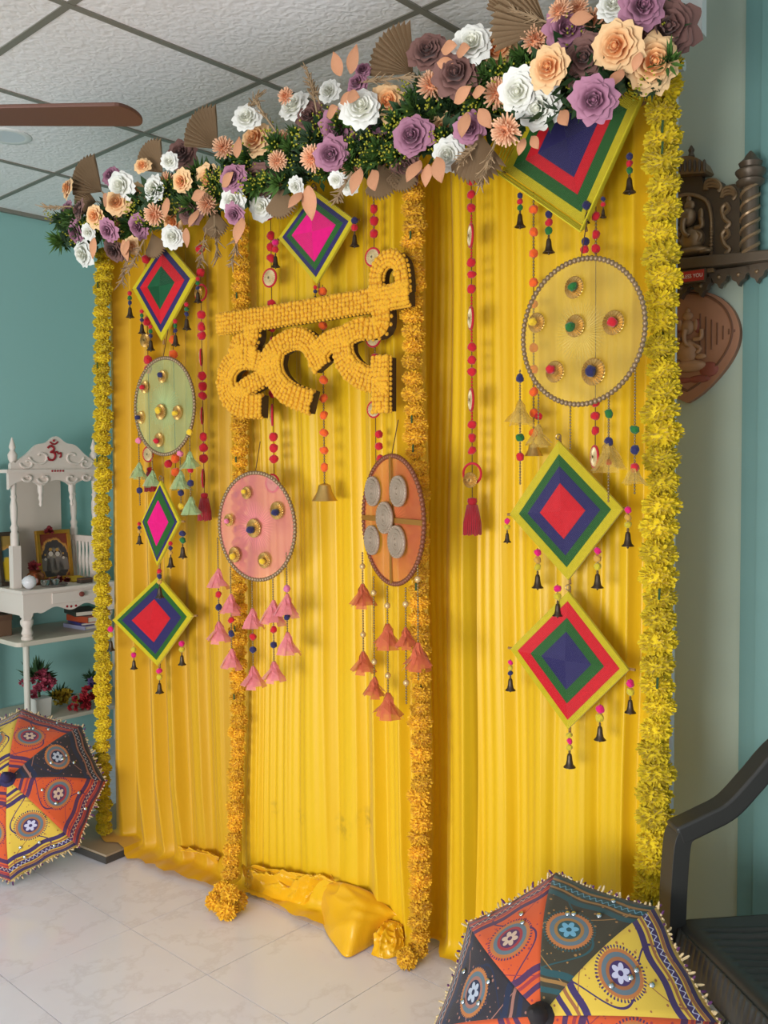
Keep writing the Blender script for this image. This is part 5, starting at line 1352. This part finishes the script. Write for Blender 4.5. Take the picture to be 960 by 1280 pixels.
# twisted column with capital
_c = WR.at(937, 322, -.062); a0 = (_c.x - ws.x, _c.z - ws.z); _c = WR.at(938, 232, -.062); a1 = (_c.x - ws.x, _c.z - ws.z)
MB().tube([(a0[0], -.062, a0[1]), (a0[0], -.062, a1[1])], .021, 16).build('column', bronze, sh, smooth=True)
for o_ in (0, PI):
    P = [(a0[0] + .0215 * math.cos(k * .42 + o_), -.062 + .0215 * math.sin(k * .42 + o_), a0[1] + (a1[1] - a0[1]) * k / 44) for k in range(45)]
    MB().tube(P, .005, 6).build('column_twist', bronze_hi, sh, smooth=True)
MB().lathe([(.024, 0), (.034, .008), (.036, .016), (.028, .022), (.038, .036), (.038, .042), (.026, .05), (.03, .062), (.018, .072), (.012, .082), (.003, .092)], (a0[0], -.062, a1[1] - .004), 14).build('capital', bronze, sh, smooth=True)
# hanging tabs under the shelf
tab = [(-.030, .0), (-.030, -.016), (-.021, -.022), (-.017, -.034), (-.006, -.040), (0, -.052), (.006, -.040), (.017, -.034), (.021, -.022), (.030, -.016), (.030, .0)]
for px, py in ((826, 356), (857, 353), (882, 350), (905, 339), (929, 336), (952, 332)):
    a = wl(px, py); MB().prism([(a[0] + x * .95, a[1] + z * .95) for x, z in tab][::-1], -.052, -.030).build('drop_tab', bronze, sh)
    MB().sphere((a[0], -.052, a[1] - .02), .006, 8, 6).build('tab_boss', bronze_hi, sh, smooth=True)
# red sticker with its words
def sl_(px, py): p = WR.at(px, py, -.09); return (p.x - ws.x, p.z - ws.z)
stk = list(map(lambda p: sl_(*p), [(834, 355.5), (879.5, 349.5), (880, 336.5), (834, 342.5)]))
stc = MB().prism(stk, -.0905, -.0885).build('sticker', mat('sticker_red', (168, 44, 40), .5), sh)
MB().prism([sl_(*p) for p in [(826, 358), (881, 351), (881.5, 335), (826, 342)]], -.0885, -.08).build('sticker_holder', bronze, sh)
cu = bpy.data.curves.new('words', 'FONT'); cu.body = 'GOD BLESS YOU'; cu.size = .026; cu.extrude = .0004; cu.align_x = 'CENTER'; cu.align_y = 'CENTER'
to = bpy.data.objects.new('words_tmp', cu); C.objects.link(to); bpy.context.view_layer.update()
tm = bpy.data.meshes.new_from_object(to.evaluated_get(bpy.context.evaluated_depsgraph_get())); bpy.data.objects.remove(to)
tm.materials.clear(); tm.materials.append(mat('sticker_white', (226, 216, 206), .5))
a = sl_(858, 346.2); b0 = sl_(836, 349); b1 = sl_(880, 343); sl = math.atan2(b1[1] - b0[1], b1[0] - b0[0])
tw = max(v.co.x for v in tm.vertices) - min(v.co.x for v in tm.vertices); fit = (b1[0] - b0[0]) * .95 / tw
link('words', tm, stc, (a[0] - .002, -.0912, a[1]), (PI / 2, -sl, 0), (fit, fit * 1.1, fit))

# leaf shaped plaque
lp = WR.at(865, 430)
lq = thing('leaf_plaque', 'brown leaf shaped wooden plaque with carved elephant god under the wall shelf', 'plaque', WR.w(lp.x, 0, lp.z), WR.rz)
def ll(px, py): p = WR.at(px, py, -.01); return (p.x - lp.x, p.z - lp.z)
woodp = mat('plaque_wood', (156, 112, 86), .55, nz=(14, .25), bump=(50, .15, .002)); woodr = mat('plaque_relief', (168, 130, 96), .5, nz=(30, .3)); woodd = mat('plaque_groove', (108, 72, 50), .6)
right_edge = [(860, 362), (878, 364), (895, 369), (910, 379), (920, 392), (926, 410), (925, 428), (918, 446), (906, 464), (890, 482), (874, 496), (861, 504)]
RP = [ll(*p) for p in right_edge]; cxp = RP[-1][0]
LP = [(2 * cxp - x, z) for x, z in RP][::-1]
pl_ = [(p.x, p.z) for p in smooth_path([(x, 0, z) for x, z in RP], 4)]; pl2 = [(2 * cxp - x, z) for x, z in pl_][::-1]
outl = pl_ + pl2[1:-1]
bevel(MB().prism(outl, -.02, 0).build('board', woodp, lq), .004)
zc = (RP[0][1] + RP[-1][1]) / 2
MB().tube([(cxp + (x - cxp) * .86, -.021, zc + .012 + (z - zc) * .86) for x, z in outl + outl[:1]], .0035, 6).build('border_groove', woodd, lq, smooth=True)
for k in range(7):
    xx = cxp + .035 + .016 * k; MB().tube([(xx, -.021, zc + .085 - .010 * k), (xx, -.021, zc - .04 + .012 * k)], .0022, 5).build('vein_groove', woodd, lq)
f2 = MB()
def b2(px, py, r, sc=(1, .5, 1)): a = ll(px, py); f2.sphere((a[0], -.022, a[1]), r, 14, 10, sc)
b2(862, 440, .030, (1, .5, 1.1)); b2(862, 410, .019, (1, .6, 1.1)); b2(872, 407, .013, (.6, .3, 1.2)); b2(852, 407, .013, (.6, .3, 1.2)); b2(862, 396, .012, (1.3, .5, 1)); b2(862, 391, .007, (1, .5, 1.6)); b2(865, 458, .028, (1.7, .5, .6))
b2(878, 446, .012, (1.4, .5, .7)); b2(848, 447, .012, (1.4, .5, .7))
f2.tube(smooth_path([(a, -.036, b) for a, b in [ll(862, 413), ll(860, 422), ll(862, 431), ll(867, 434)]], 5), [.008 - .0003 * k for k in range(16)], 8)
for pts in ([(870, 425), (879, 423), (880, 412)], [(854, 425), (846, 424), (845, 412)], [(870, 432), (878, 436), (874, 442)]):
    f2.tube(smooth_path([(a, -.026, b) for a, b in [ll(*q) for q in pts]], 5), .006, 8)
f2.build('carved_figure', woodr, lq, smooth=True, sharp=False)
redw = mat('plaque_red_paint', (136, 72, 58), .6)
for (px, py, r, sc) in ((874, 408, .02, (.4, .2, 1.0)), (850, 408, .02, (.4, .2, 1.0)), (888, 462, .03, (.9, .2, .7)), (876, 474, .03, (1.1, .2, .35)), (856, 476, .026, (1.2, .2, .3)), (842, 412, .02, (.3, .2, 1.2))):
    a = ll(px, py); MB().sphere((a[0], -.0205, a[1]), r, 12, 8, sc).build('painted_patch', redw, lq, smooth=True)
